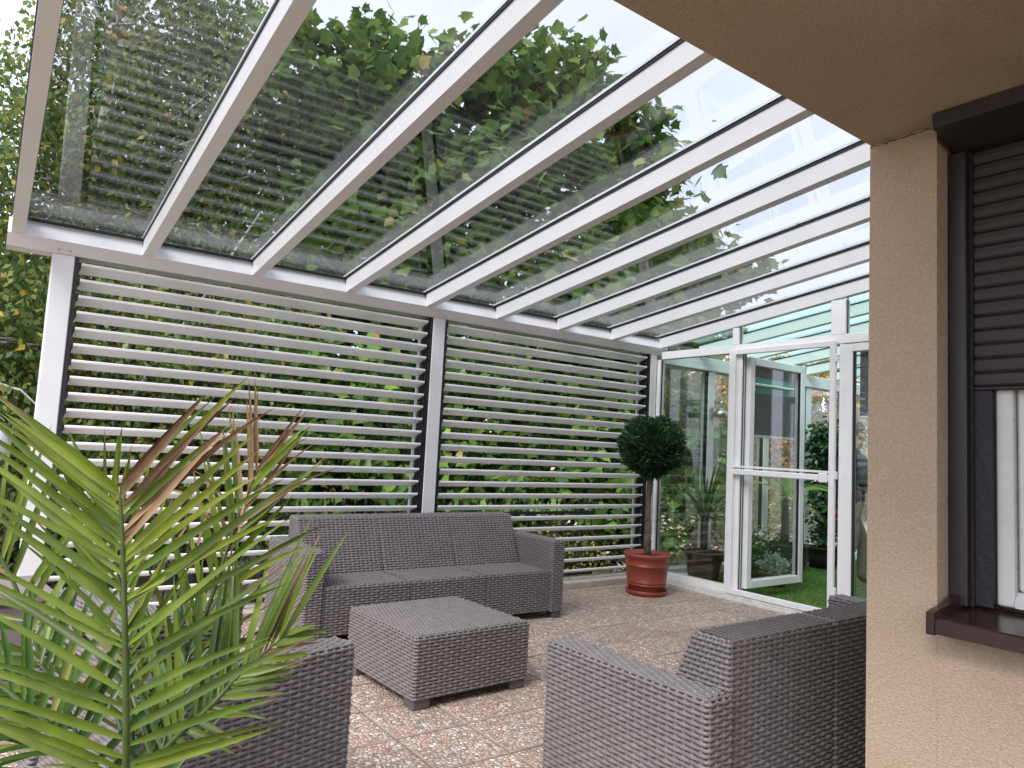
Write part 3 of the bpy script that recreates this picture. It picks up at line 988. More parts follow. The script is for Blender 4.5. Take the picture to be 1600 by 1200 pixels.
def make_seating(nseg, seg, label, cat, loc, rz, name):
    t = thing(name, label, cat, loc, rz)
    inner = nseg * seg
    hw = inner / 2 + ARM
    a0 = wicker('arm', t, 0.0, ARM, 0.0, 0.68, 0.045, HA, top_along='y')
    a0.location = (-hw, 0, 0)
    a1 = same('arm', a0, t, (hw - ARM, 0, 0))
    ft = None
    for (fx, fy) in ((-hw + 0.012, 0.008), (hw - 0.085, 0.008), (-hw + 0.012, 0.60), (hw - 0.085, 0.60)):
        if ft is None:
            ft = MB().box(0, 0.075, 0, 0.075, 0, 0.047, 0.003).build('foot', M['foot'], t)
            ft.location = (fx, fy, 0)
        else:
            same('foot', ft, t, (fx, fy, 0))
    s0 = b0 = None
    for k in range(nseg):
        x0 = -inner / 2 + k * seg
        if s0 is None:
            s0 = wicker('seat', t, 0.0025, seg - 0.0025, 0.012, 0.50, 0.055, HS, top_along='y', tpv=0.0105, open_front=True)
            b0 = wicker('backrest', t, 0.0025, seg - 0.0025, 0.36, 0.66, 0.055, HB, xform=back_taper)
            s0.location = (x0, 0, 0)
            b0.location = (x0, 0, 0)
            und = MB().box(0.01, seg - 0.01, 0.03, 0.34, 0.06, 0.31).build('seat_core', M['foot'], s0)
        else:
            s1 = same('seat', s0, t, (x0, 0, 0))
            same('seat_core', und, s1)
            same('backrest', b0, t, (x0, 0, 0))
    return t


sofa1 = make_seating(3, 0.567, 'grey brown wicker three-seat sofa standing before the louvre wall', 'sofa', (2.495, 4.0, 0), 0, 'wicker_sofa')
def copy_tree(o, parent=None):
    c = o.copy()
    COL.objects.link(c)
    c.parent = parent
    for ch in list(o.children):
        copy_tree(ch, c)
    return c


sofa2 = copy_tree(sofa1)
sofa2.location = (2.590, 1.968, 0)
sofa2.rotation_euler = (0, 0, PI + math.radians(0.8))
sofa2['label'] = 'grey brown wicker sofa seen from behind, partly hidden by the beige house corner'
for s_ in (sofa1, sofa2):
    s_['group'] = 'wicker patio sofas'
make_seating(1, 0.567, 'grey brown wicker armchair behind the palm fronds, facing the coffee table', 'armchair', (0.928, 2.576, 0), math.radians(104), 'wicker_armchair')
tb = thing('coffee_table', 'square grey brown wicker coffee table in front of the wicker sofa', 'table', (1.96, 3.235, 0), math.radians(2.5))
wicker('woven_body', tb, -0.335, 0.335, -0.335, 0.335, 0.045, 0.325, top_along='y', tpv=0.0105)
for fx in (-0.325, 0.235):
    for fy in (-0.325, 0.235):
        MB().box(fx, fx + 0.09, fy, fy + 0.09, 0, 0.055, 0.003).build('foot', M['foot'], tb)

# ------------------------------------------------------------------ leaf clouds
LEAF_OVAL = (np.array([(0, 0, 0), (0.30, 0.38, 0.10), (0, 1, -0.06), (-0.30, 0.38, 0.10), (0, 0.45, 0)], float), [(0, 1, 4), (1, 2, 4), (2, 3, 4), (3, 0, 4)])
LEAF_DIAMOND = (np.array([(0, 0, 0), (0.34, 0.42, 0.08), (0, 1, 0), (-0.34, 0.42, 0.08)], float), [(0, 1, 2), (0, 2, 3)])
_mo = [(0.0, -0.02), (0.20, -0.02), (0.47, 0.10), (0.36, 0.24), (0.62, 0.50), (0.36, 0.52), (0.27, 0.66), (0.16, 0.72), (0.0, 1.0)]
_mo = _mo + [(-x, y) for x, y in _mo[-2:0:-1]]
LEAF_MAPLE = (np.array([(0, 0.34, -0.05)] + [(x, y, 0.10 * abs(x) - 0.10 * (y - 0.3) ** 2) for x, y in _mo], float), [(0, i + 1, (i + 1) % len(_mo) + 1) for i in range(len(_mo))])
SPRIG = (np.array([(-0.07, 0, 0), (0.07, 0, 0), (0.17, 0.5, 0.05), (-0.17, 0.5, 0.05), (0.0, 1, 0)], float), [(0, 1, 2), (0, 2, 3), (3, 2, 4)])


def rot_frames(dirs, nrms):
    """frames whose y axis is dirs and z axis close to nrms"""
    y = dirs / np.linalg.norm(dirs, axis=1, keepdims=True)
    x = np.cross(y, nrms)
    x /= np.linalg.norm(x, axis=1, keepdims=True) + 1e-9
    z = np.cross(x, y)
    return np.stack([x, y, z], -1)


def leaf_frames(n, droop=0.4, up=0.8, facing=None):
    th_ = rng.uniform(0, 2 * PI, n)
    d = np.stack([np.cos(th_), np.sin(th_), -droop + rng.normal(0, 0.45, n)], -1)
    nr = np.stack([rng.normal(0, 0.6, n), rng.normal(0, 0.6, n), np.full(n, up)], -1)
    if facing is not None:
        nr = nr + facing * rng.uniform(0.2, 1.2, (n, 1))
    return rot_frames(d, nr)


def leaf_mesh(name, C, size, fr, tmpl):
    tv, tf = tmpl
    sz = size if hasattr(size, '__len__') else np.full(len(C), size)
    V = C[:, None, :] + np.einsum('nij,kj->nki', fr, tv) * np.asarray(sz)[:, None, None]
    k = len(tv)
    F = (np.array(tf)[None] + (np.arange(len(C)) * k)[:, None, None]).reshape(-1, 3)
    return quick_mesh(name, V.reshape(-1, 3), F)


def cloud(blobs, n, sigma, clusters, shell=0.55, flat_=0.8):
    """points clumped round cluster centres inside a set of ellipsoids (centre, radii)"""
    vol = np.array([b[1][0] * b[1][1] * b[1][2] for b in blobs]) ** 0.8
    which = rng.choice(len(blobs), clusters, p=vol / vol.sum())
    d = rng.normal(size=(clusters, 3))
    d /= np.linalg.norm(d, axis=1, keepdims=True)
    rad = rng.uniform(shell, 1.0, clusters) ** 0.7
    c = np.array([blobs[w_][0] for w_ in which]) + d * rad[:, None] * np.array([blobs[w_][1] for w_ in which])
    k = rng.integers(0, clusters, n)
    sg = sigma * rng.uniform(0.55, 1.35, clusters)
    return c[k] + rng.normal(size=(n, 3)) * sg[k][:, None] * np.array([1, 1, flat_]), c


def branches(mb, base, tips, r0, r1, n=6):
    for t_ in tips:
        a, b = Vector(base), Vector(t_)
        m1 = a.lerp(b, 0.4) + Vector((random.uniform(-.12, .12), random.uniform(-.12, .12), random.uniform(0.0, .25)))
        m2 = a.lerp(b, 0.75) + Vector((random.uniform(-.1, .1), random.uniform(-.1, .1), random.uniform(0, .15)))
        mb.tube([a, m1, m2, b], [r0, r0 * .7, r0 * .4 + r1 * .5, r1], n)


# dead leaves lying on the roof panes
lx, ly = LITTER
fr_l = rot_frames(np.c_[rng.normal(size=len(lx)), rng.normal(size=len(lx)), np.zeros(len(lx))], np.tile([0, 0, 1.0], (len(lx), 1)) + rng.normal(0, 0.15, (len(lx), 3)))
kind(link('leaf_litter', leaf_mesh('leaf_litter', np.c_[lx, ly, zr(ly) + RD + 0.022], rng.uniform(0.018, 0.045, len(lx)), fr_l, LEAF_OVAL), M['autumn_leaf'], perg), 'stuff')

# ---- birches
def birch(label, trunk_pts, rad, blobs, n, size, clusters, sigma=0.20, mat='birch_leaf', droop=1.1):
    b0 = Vector(trunk_pts[0])
    t = thing('birch_tree', label, 'tree', b0, 0, 'birch trees beyond the louvre wall')
    pts = [Vector(p) - b0 for p in trunk_pts]
    rr = [rad * (1 - 0.75 * i / (len(pts) - 1)) for i in range(len(pts))]
    MB().tube(pts, rr, 10).build('trunk', M['birch_bark'], t, True)
    P, c = cloud(blobs, n, sigma, clusters, 0.3)
    mb = MB()
    for q in c[::3]:
        q = Vector(q) - b0
        k = min(range(len(pts)), key=lambda i: abs(pts[i].z - (q.z - 0.5)))
        branches(mb, pts[k], [q], rad * 0.28, 0.004, 5)
    mb.build('branch', M['birch_bark'] if rad > 0.04 else M['twig'], t, True)
    P = P[P[:, 2] > -0.1]
    # keep the patio side free of leaves
    P = P[(P[:, 1] > 5.15) | (P[:, 0] < -0.3)]
    n = len(P)
    me = leaf_mesh('foliage', P - np.array(b0), rng.uniform(0.7, 1.35, n) * size, leaf_frames(n, droop, 0.5), LEAF_DIAMOND)
    kind(link('foliage', me, M[mat], t), 'stuff')
    return t


G = -0.22
birch('tall birch with forked white trunk, seen through the left roof panes', [(0.35, 8.3, G), (0.5, 8.1, 1.5), (0.62, 8.0, 3.3), (0.66, 8.0, 5.0), (0.8, 8.1, 7.4)], 0.085,
      [((1.0, 8.2, 5.2), (1.3, 1.2, 2.0)), ((1.6, 8.2, 4.4), (1.6, 1.2, 1.6)), ((0.4, 8.2, 3.2), (1.5, 1.2, 1.4)), ((1.4, 8.3, 2.6), (1.6, 1.0, 1.3)), ((2.2, 8.2, 3.4), (1.0, .9, 1.2)), ((1.0, 8.8, 3.9), (1.3, .8, 1.4))], 50000, 0.064, 520)
birch('weeping birch with yellowing leaves left of the pergola', [(-0.9, 6.6, G), (-0.85, 6.6, 1.6), (-0.75, 6.7, 3.2), (-0.8, 6.8, 5.0)], 0.06,
      [((-0.35, 6.9, 2.0), (0.85, 0.9, 1.0)), ((-0.55, 7.0, 3.0), (0.6, 0.8, 0.7)), ((-0.1, 6.6, 0.9), (0.9, 0.8, 0.9)), ((-0.7, 7.4, 4.2), (0.35, 0.6, 0.5))], 13000, 0.058, 190)
birch('slender leaning birch stems behind the left louvre screen', [(0.25, 6.9, G), (0.9, 7.0, 1.3), (1.45, 7.1, 2.3), (2.0, 7.2, 3.4)], 0.035,
      [((0.9, 7.0, 1.6), (1.2, 0.7, 1.0)), ((1.6, 7.2, 2.3), (1.1, 0.7, 1.0)), ((0.6, 7.0, 0.6), (1.0, 0.7, 0.8)), ((1.9, 7.1, 1.0), (0.9, 0.7, 0.9))], 20000, 0.056, 240)

# ---- maples
maple_protos = []
def maple(label, trunk, blobs, n, clusters, size, nsingle, limbs):
    b0 = Vector(trunk[0])
    t = thing('maple_tree', label, 'tree', b0, 0, 'maple trees beyond the louvre wall')
    pts = [Vector(p) - b0 for p in trunk]
    MB().tube(pts, [0.13 * (1 - 0.6 * i / (len(pts) - 1)) for i in range(len(pts))], 12).build('trunk', M['bark'], t, True)
    P, c = cloud(blobs, n, 0.20, clusters, 0.35, 0.7)
    P = P[P[:, 1] > 5.25]
    mb = MB()
    for k in range(limbs):
        q = Vector(c[k % len(c)]) - b0
        i = min(range(1, len(pts)), key=lambda i: abs(pts[i].z - (q.z - 0.9)))
        branches(mb, pts[i], [q], 0.035, 0.005, 5)
    mb.build('branch', M['twig'], t, True)
    n = len(P)
    fr = leaf_frames(n, 0.55, 0.75)
    sz = size * rng.uniform(0.65, 1.25, n)
    order = np.argsort(np.linalg.norm(P - np.array([0, 0, 1.2]), axis=1) / sz)
    one, rest = order[:nsingle], order[nsingle:]
    kind(link('foliage', leaf_mesh('foliage', P[rest] - np.array(b0), sz[rest], fr[rest], LEAF_MAPLE), M['maple_leaf'], t), 'stuff')
    if not maple_protos:
        maple_protos.append(leaf_mesh('leaf', np.zeros((1, 3)), 1.0, np.eye(3)[None], LEAF_MAPLE))
    for i in one:
        o = link('leaf', maple_protos[0], M['maple_leaf_one'], t)
        m4 = Matrix(((*fr[i][0], 0), (*fr[i][1], 0), (*fr[i][2], 0), (0, 0, 0, 1)))
        o.matrix_local = Matrix.Translation(Vector(P[i]) - b0) @ m4 @ Matrix.Scale(sz[i], 4)
    return t


maple('large maple with broad lobed leaves spreading above the middle of the glass roof', [(3.6, 7.6, G), (3.7, 7.6, 2.0), (4.0, 7.4, 3.6), (4.4, 7.2, 5.2)],
      [((2.7, 7.7, 5.0), (0.8, 0.9, 0.7)), ((3.3, 7.5, 4.4), (0.9, 0.9, 0.9)), ((4.3, 7.2, 5.2), (0.9, 0.9, 0.8)), ((5.1, 7.0, 5.7), (0.8, 0.7, 0.7)), ((3.6, 7.9, 5.9), (0.5, 0.5, 0.5)),
       ((4.3, 7.0, 3.9), (1.1, 0.9, 0.9)), ((5.5, 6.8, 4.7), (0.9, 0.7, 0.8)), ((5.85, 6.9, 6.0), (0.5, 0.6, 0.45)), ((3.2, 7.2, 3.1), (1.0, 0.8, 0.8)), ((5.1, 6.7, 3.3), (1.0, 0.8, 0.7)), ((3.9, 8.2, 4.6), (1.4, 0.5, 1.2))], 12500, 480, 0.16, 170, 60)
maple('smaller maple reaching right towards the house over the sunroom corner', [(7.0, 7.2, G), (6.9, 7.1, 1.8), (6.7, 6.9, 3.2), (6.8, 6.7, 4.6)],
      [((6.6, 6.7, 5.6), (0.45, 0.6, 0.55)), ((6.9, 6.6, 4.9), (0.5, 0.6, 0.55)), ((6.5, 6.4, 4.0), (0.8, 0.7, 0.6)), ((7.3, 6.5, 3.9), (0.8, 0.6, 0.45)), ((8.3, 6.5, 3.75), (0.6, 0.5, 0.35)),
       ((6.0, 6.3, 3.1), (0.8, 0.6, 0.6)), ((7.2, 6.5, 2.9), (1.0, 0.6, 0.6))], 5200, 210, 0.175, 120, 40)

# ---- shrubs behind the louvres and the sunroom
def shrub(name, label, cat, blobs, n, size, clusters, mat, tmpl, sigma=0.13, stem=True, group=None, droop=0.4, flowers=None):
    c0 = blobs[0][0]
    b0 = Vector((c0[0], c0[1], G))
    t = thing(name, label, cat, b0, 0, group)
    P, c = cloud(blobs, n, sigma, clusters, 0.35)
    P = P[(P[:, 2] > G) & (P[:, 1] > 5.12)]
    n = len(P)
    fc = np.array([-0.5, -0.75, 0.2])
    kind(link('foliage', leaf_mesh('foliage', P - np.array(b0), rng.uniform(0.65, 1.3, n) * size, leaf_frames(n, droop, 0.5, fc), tmpl), M[mat], t), 'stuff')
    if stem:
        mb = MB()
        for q in c[::5]:
            branches(mb, (random.uniform(-.15, .15), random.uniform(-.1, .1), 0), [Vector(q) - b0], 0.016, 0.003, 4)
        mb.build('stem', M['twig'], t, True)
    if flowers:
        k, fs, fm = flowers
        Q, _ = cloud(blobs, k, 0.05, max(3, k // 9), 0.8)
        Q[:, 1] -= 0.15
        Q = Q[Q[:, 1] > 5.12]
        kind(link('blossom', leaf_mesh('blossom', Q - np.array(b0), rng.uniform(0.6, 1.3, len(Q)) * fs, leaf_frames(len(Q), 0.0, 0.6, fc), LEAF_OVAL), M[fm], t), 'stuff')
    return t


SG = 'garden shrubs behind the louvre wall'
shrub('hedge_shrub', 'small leaved yellow green shrub behind the left end of the louvre wall', 'shrub', [((0.3, 7.4, 0.7), (1.0, .6, 1.0)), ((0.6, 7.6, 1.7), (1.0, .6, .9)), ((-0.4, 7.6, 0.5), (0.9, .6, .9))], 12000, 0.062, 160, 'hedge_leaf', LEAF_OVAL, group=SG)
shrub('hedge_shrub', 'dense mid green shrub behind the middle of the left louvre screen', 'shrub', [((1.9, 7.4, 0.7), (1.0, .6, 1.0)), ((2.1, 7.5, 1.9), (1.0, .6, 1.0))], 9000, 0.075, 130, 'hedge_leaf', LEAF_OVAL, group=SG)
shrub('vine_shrub', 'leafy vine with large bright leaves behind the middle louvre post', 'shrub', [((3.0, 7.0, 0.7), (0.9, .5, 0.9)), ((3.0, 7.1, 1.9), (1.0, .5, 1.0))], 3800, 0.125, 150, 'vine_leaf', LEAF_MAPLE, group=SG)
shrub('vine_shrub', 'dark green vine with broad leaves behind the right louvre screen', 'shrub', [((4.6, 6.9, 0.6), (1.0, .5, .8)), ((4.6, 7.0, 1.8), (1.1, .5, 1.0))], 4200, 0.125, 150, 'vine_leaf', LEAF_MAPLE, group=SG, flowers=(120, 0.05, 'pink_petal'))
shrub('vine_shrub', 'broad leaved vine outside the sunroom corner behind the ball tree', 'shrub', [((6.2, 6.6, 0.8), (0.9, .5, .9)), ((6.3, 6.7, 2.0), (0.9, .5, .9)), ((7.6, 6.6, 1.2), (0.9, .4, 1.0))], 5200, 0.15, 120, 'vine_leaf', LEAF_MAPLE, group=SG, flowers=(90, 0.05, 'pink_petal'))
shrub('flowering_shrub', 'low shrub with pale pink blossoms at the foot of the iron fence', 'shrub', [((5.2, 6.5, 0.15), (1.1, .35, .4)), ((6.6, 6.4, 0.2), (1.0, .35, .5))], 3200, 0.06, 90, 'hedge_leaf', LEAF_OVAL, group=SG, flowers=(320, 0.055, 'pink_petal'))
shrub('flowering_shrub', 'shrub with whitish blossoms low outside the sunroom glass', 'shrub', [((8.4, 6.2, 0.35), (1.2, .4, .5)), ((10.2, 6.4, 0.5), (1.2, .4, .6))], 4200, 0.06, 100, 'hedge_leaf', LEAF_OVAL, group=SG, flowers=(420, 0.06, 'pink_petal'))
shrub('autumn_shrub', 'golden brown autumn shrub far outside the sunroom', 'shrub', [((9.5, 8.2, 1.6), (1.5, .6, 1.4)), ((12.2, 8.6, 2.0), (1.8, .6, 1.5)), ((15.5, 9.0, 2.2), (1.9, .6, 1.6))], 15000, 0.10, 220, 'autumn_leaf', LEAF_OVAL, group=SG)
shrub('hedge_shrub', 'mixed green and ochre shrub outside the sunroom panes', 'shrub', [((7.6, 7.6, 1.2), (1.1, .5, 1.2)), ((9.3, 7.6, 0.9), (1.0, .5, 0.9)), ((7.8, 7.8, 2.4), (1.2, .5, .8))], 11000, 0.095, 170, 'hedge_leaf', LEAF_OVAL, group=SG)

# ---- far wood as one mass
nw = 46000
xx = rng.uniform(-7, 26, nw)
yy = rng.uniform(9.2, 11.2, nw)
top = 2.3 + 0.5 * np.sin(xx * 0.9) + 0.35 * np.sin(xx * 2.3 + 1) + np.where(xx < 5.5, 0.9, 0.8)
zz = rng.uniform(G, 1, nw) * 0 + G + rng.uniform(0, 1, nw) ** 0.9 * (top - G)
P = np.c_[xx, yy + np.sin(xx * 3 + zz * 2) * 0.3, zz]
kind(link('far_wood', leaf_mesh('far_wood', P, rng.uniform(0.10, 0.2, nw), leaf_frames(nw, 0.5, 0.5, np.array([-.3, -.8, .2])), LEAF_OVAL), M['wood_leaf']), 'stuff')
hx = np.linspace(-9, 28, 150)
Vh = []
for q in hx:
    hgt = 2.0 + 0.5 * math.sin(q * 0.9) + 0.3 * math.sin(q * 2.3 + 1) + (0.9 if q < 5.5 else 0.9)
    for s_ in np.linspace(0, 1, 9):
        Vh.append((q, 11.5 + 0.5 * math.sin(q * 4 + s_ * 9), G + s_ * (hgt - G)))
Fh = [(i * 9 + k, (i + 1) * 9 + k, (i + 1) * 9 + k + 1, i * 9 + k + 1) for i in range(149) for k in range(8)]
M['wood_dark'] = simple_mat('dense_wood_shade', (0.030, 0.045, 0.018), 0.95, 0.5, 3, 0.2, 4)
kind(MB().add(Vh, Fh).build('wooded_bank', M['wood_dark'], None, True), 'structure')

# ------------------------------------------------------------------ iron fence
fence = thing('iron_fence', 'black wrought iron fence with bellied bars behind the louvre wall', 'fence', (-1.0, 5.9, 0))
FL = 6.5
MB().box(0, FL, -0.012, 0.012, 0.515, 0.545, 0.002).build('rail', M['iron'], fence)
MB().box(0, FL, -0.012, 0.012, -0.14, -0.115, 0.002).build('rail', M['iron'], fence)
bar = fin = None
k = 0
x = 0.06
while x < FL:
    if k % 22 == 0:
        MB().box(x - 0.022, x + 0.022, -0.022, 0.022, G, 0.70, 0.004).build('fence_post', M['iron'], fence)
    elif bar is None:
        bar = MB().tube([(0, 0, -0.15), (0, -0.05, -0.05), (0, -0.10, 0.05), (0, -0.075, 0.20), (0, -0.02, 0.34), (0, 0, 0.46), (0, 0, 0.62)], 0.0075, 6).build('bar', M['iron'], fence, True, (x, 0, 0))
        fin = MB().lathe([(0.0075, 0.0), (0.016, 0.02), (0.010, 0.045), (0.001, 0.075)], 8).build('finial', M['iron'], bar, True, (0, 0, 0.62))
    else:
        o = same('bar', bar, fence, (x, 0, 0))
        same('finial', fin, o, (0, 0, 0.62))
    x += 0.1
    k += 1

lamp = thing('garden_lamp', 'white globe garden lamp on dark post at left edge', 'lamp', (-0.02, 5.55, G))
MB().tube([(0, 0, 0), (0, 0, 1.10)], 0.03, 10).build('post', M['iron'], lamp, True)
MB().lathe([(0.03, 1.085), (0.075, 1.10), (0.08, 1.13), (0.03, 1.135)], 16).build('collar', M['iron'], lamp, True)
pf = [(0.145 * math.sin(a), 1.262 - 0.145 * math.cos(a)) for a in np.linspace(0.35, PI, 14)]
MB().lathe(pf, 24).build('globe', M['globe'], lamp, True)

# ------------------------------------------------------------------ topiary ball tree
tp = thing('topiary_tree', 'clipped conifer ball on bare stem in a red round plastic pot', 'potted tree', (4.71, 4.36, 0), 0.4)
pot = MB().lathe([(0.0, 0.0112), (0.1435, 0.0112), (0.1505, 0.0279), (0.1624, 0.0837), (0.1659, 0.0856), (0.1659, 0.0911), (0.1638, 0.093), (0.1666, 0.107), (0.1694, 0.1088), (0.1694, 0.1144), (0.168, 0.1163),
                  (0.1834, 0.2437), (0.1869, 0.2455), (0.1869, 0.252), (0.1848, 0.2539), (0.1904, 0.3116), (0.2002, 0.3162), (0.203, 0.3422), (0.196, 0.3515), (0.1876, 0.346), (0.1834, 0.3069), (0.0, 0.3069)], 48).build('pot', M['pot_red'], tp, True)
MB().lathe([(0.0, 0.0009), (0.1645, 0.0009), (0.175, 0.0186), (0.1806, 0.0418), (0.1764, 0.0437), (0.1701, 0.0205), (0.0, 0.0121)], 48).build('saucer', M['pot_red'], pot, True)
so_ = MB().lathe([(0.184, 0.315), (0.14, 0.322), (0.07, 0.326), (0.0, 0.328)], 40).build('soil', M['soil'], pot, True)
MB().tube([(0.0, 0, 0.30), (0.012, 0.005, 0.45), (-0.018, 0.0, 0.6), (0.006, 0.01, 0.75), (-0.004, 0, 0.9), (0, 0, 1.1)], [0.034, 0.027, 0.026, 0.024, 0.026, 0.02], 12).build('trunk', M['bark'], tp, True)
n = 15000
d = rng.normal(size=(n, 3))
d /= np.linalg.norm(d, axis=1, keepdims=True)
bump = 1 + 0.06 * np.sin(d[:, 0] * 6 + 1) + 0.06 * np.sin(d[:, 1] * 8 + d[:, 2] * 5) + 0.04 * np.sin(d[:, 2] * 11)
bump = np.where(d[:, 2] < -0.6, bump * 0.93, bump)
rad = rng.uniform(0.55, 1.0, n) ** 0.45
C = d * (0.268 * rad * bump)[:, None] * np.array([1, 1, 0.97]) + np.array([0, 0, 1.255])
dd = d + rng.normal(0, 0.45, (n, 3)) + np.array([0, 0, 0.35])
fr = rot_frames(dd, rng.normal(size=(n, 3)))
kind(link('crown', leaf_mesh('crown', C, rng.uniform(0.024, 0.046, n) * np.where(rng.uniform(size=n) < 0.03, 1.7, 1.0), fr, SPRIG), M['thuja'], tp), 'stuff')
MB().lathe([(0.19 * math.sin(a), 1.255 - 0.19 * math.cos(a)) for a in np.linspace(0.02, PI - 0.02, 14)], 20).build('crown_core', M['twig'], tp, True)

# ------------------------------------------------------------------ foreground palm
palm = thing('palm_plant', 'potted feather palm with green fronds and dry brown leaf tips at lower left', 'palm', (0.27, 1.52, 0))
PO = Vector((0.27, 1.52, 0))
MB().lathe([(0.0, 0.005), (0.12, 0.005), (0.165, 0.27), (0.175, 0.275), (0.175, 0.30), (0.16, 0.30), (0.155, 0.27), (0.0, 0.265)], 32).build('pot', M['taupe'], palm, True)
MB().tube([(0, 0, 0.26), (0.0, 0, 0.36)], [0.05, 0.035], 10).build('trunk', M['bark'], palm, True)


def catmull(pts, n):
    pts = [Vector(p) for p in pts]
    q = [pts[0] * 2 - pts[1]] + pts + [pts[-1] * 2 - pts[-2]]
    o = []
    m = len(pts) - 1
    for k in range(n):
        t = k / (n - 1) * m
        i = min(int(t), m - 1)
        f = t - i
        a, b, c, d_ = q[i], q[i + 1], q[i + 2], q[i + 3]
        o.append(0.5 * ((2 * b) + (c - a) * f + (2 * a - 5 * b + 4 * c - d_) * f * f + (3 * b - a - 3 * c + d_) * f ** 3))
    return o


def blade(p0, direc, nrm, length, width, droop, fold=0.35, twist=0.0, segs=8, wprof=None):
    """one pointed, V-folded leaflet: returns verts, faces"""
    d = direc.normalized()
    side = d.cross(nrm).normalized()
    up = side.cross(d).normalized()
    v = []
    p = Vector(p0)
    for i in range(segs + 1):
        t = i / segs
        wv = wprof(t) if wprof else (min(1, 0.30 + t * 3.2) * (1 - t ** 2.2) ** 0.8)
        wv = max(wv, 0.02) * width / 2
        tw = twist * t
        s2 = side * math.cos(tw) + up * math.sin(tw)
        u2 = up * math.cos(tw) - side * math.sin(tw)
        v += [tuple(p + s2 * wv + u2 * wv * fold), tuple(p), tuple(p - s2 * wv + u2 * wv * fold)]
        st = d * (length / segs)
        d = (d + Vector((0, 0, -1)) * droop / segs * (0.4 + 1.4 * t)).normalized()
        side = (side - d * side.dot(d)).normalized()
        up = side.cross(d)
        p = p + st
    f = []
    for i in range(segs):
        a = i * 3
        f += [(a, a + 1, a + 4, a + 3), (a + 1, a + 2, a + 5, a + 4)]
    return v, f


def frond(pts, plane_n, t0, nl, length, width, ang, mats, r0=0.009, dead=0.0, tipdead=0.0, droop=(0.2, 0.5), jit=0.10, sides=(1, -1), vlift=0.35, sidelen=(1, 1), deadside=0, lenprof=None):
    """rachis through world points, leaflets on both sides in the plane given by its normal"""
    pts = [Vector(p) - PO for p in pts]
    C_ = catmull(pts, 25)
    N = Vector(plane_n).normalized()
    fr_ = MB().tube(C_, [r0 * (1 - 0.75 * i / 24) for i in range(25)], 8).build('frond', M['rachis'], palm, True)
    for k in range(nl):
        t = t0 + (1 - t0) * (k + 0.5) / nl
        for s_ in sides:
            tt = min(0.999, max(0.0, t + random.uniform(-0.3, 0.3) / nl + (0.35 / nl if s_ > 0 else 0)))
            x = tt * 24
            i = min(int(x), 23)
            p = C_[i].lerp(C_[i + 1], x - i)
            T = (C_[min(i + 2, 24)] - C_[max(i - 1, 0)]).normalized()
            S = T.cross(N).normalized() * s_
            fN = S.cross(T) * s_
            a0, a1 = ang
            a = math.radians(a0 + (a1 - a0) * ((tt - t0) / (1 - t0)) ** 0.9) + random.uniform(-jit, jit)
            lift = vlift * random.uniform(-0.5, 1.2)
            d = (T * math.cos(a) + S * math.sin(a)).normalized() + N * lift * random.choice((0.4, 1.0, -0.5))
            L = length * (lenprof((tt - t0) / (1 - t0)) if lenprof else (0.75 + 0.35 * math.sin(PI * min(1, (tt - t0) / (1 - t0) * 0.9 + 0.1)))) * random.uniform(0.85, 1.12) * (sidelen[0] if s_ > 0 else sidelen[1])
            wd = width * random.uniform(0.8, 1.15)
            nr = (N + S * random.uniform(-0.35, 0.35) + Vector((random.uniform(-.15, .15),) * 3)).normalized()
            isdead = random.random() < dead + (tipdead if tt > 0.72 else 0) and (deadside == 0 or deadside == s_)
            dr = random.uniform(*droop) * (1.6 if isdead else 1)
            v, f = blade(p, d, nr, L, wd * (0.75 if isdead else 1), dr, 0.45, random.uniform(-0.5, 0.5) * (2 if isdead else 1))
            mt = M['palm_dead'] if isdead else (M['palm_tip'] if random.random() < 0.05 else M[mats])
            o = MB().add(v, f).build('leaflet', mt, fr_, True)
            if not isdead and random.random() < 0.22:      # dry tip on a green blade
                o.data.materials.append(M['palm_dead'])
                for pf_ in list(o.data.polygons)[-random.choice((2, 2, 4)):]:
                    pf_.material_index = 1
    return fr_


NV = (-0.58, -0.80, 0.0)     # frond planes turned roughly towards the house side of the patio
B0 = (0.27, 1.50, 0.34)
# upright frond in front, straight rachis
frond([B0, (0.243, 1.385, 0.62), (0.208, 1.365, 0.95), (0.188, 1.36, 1.10)], (-0.55, -0.83, 0.12), 0.30, 26, 0.305, 0.0160, (66, 40), 'palm_leaf', 0.0085, 0.0, 0.6, (0.0, 0.30), 0.13, vlift=0.25, deadside=1)
# second, to its right and behind
frond([B0, (0.335, 1.62, 0.52), (0.42, 1.56, 0.645), (0.48, 1.57, 0.70), (0.555, 1.53, 0.78)], (-0.5, -0.75, 0.4), 0.30, 20, 0.28, 0.0155, (62, 22), 'palm_leaf', 0.008, 0.0, 0.1, (-0.1, 0.25), 0.10, sidelen=(0.45, 1.1))
# arching to the left edge
frond([B0, (0.20, 1.54, 0.555), (0.155, 1.56, 0.635), (0.10, 1.59, 0.69), (0.03, 1.63, 0.735), (-0.12, 1.70, 0.75)], (0.30, -0.45, 0.85), 0.25, 14, 0.22, 0.016, (66, 35), 'palm_dark', 0.010, 0.0, 0.1, (0.2, 0.6), 0.15)
# tall one leaning right behind, brown tip
frond([B0, (0.36, 1.72, 0.55), (0.43, 1.70, 0.80), (0.47, 1.67, 1.00), (0.50, 1.635, 1.13)], NV, 0.25, 19, 0.25, 0.0145, (46, 16), 'palm_leaf', 0.008, 0.04, 0.7, (-0.05, 0.35), 0.12)
# dark one far left
frond([B0, (0.21, 1.80, 0.50), (0.13, 1.90, 0.72), (0.05, 1.95, 0.90), (-0.06, 2.0, 1.02)], (-0.35, -0.9, 0.2), 0.25, 18, 0.29, 0.016, (58, 35), 'palm_leaf', 0.008, 0.0, 0.05, (0.1, 0.5), 0.13)
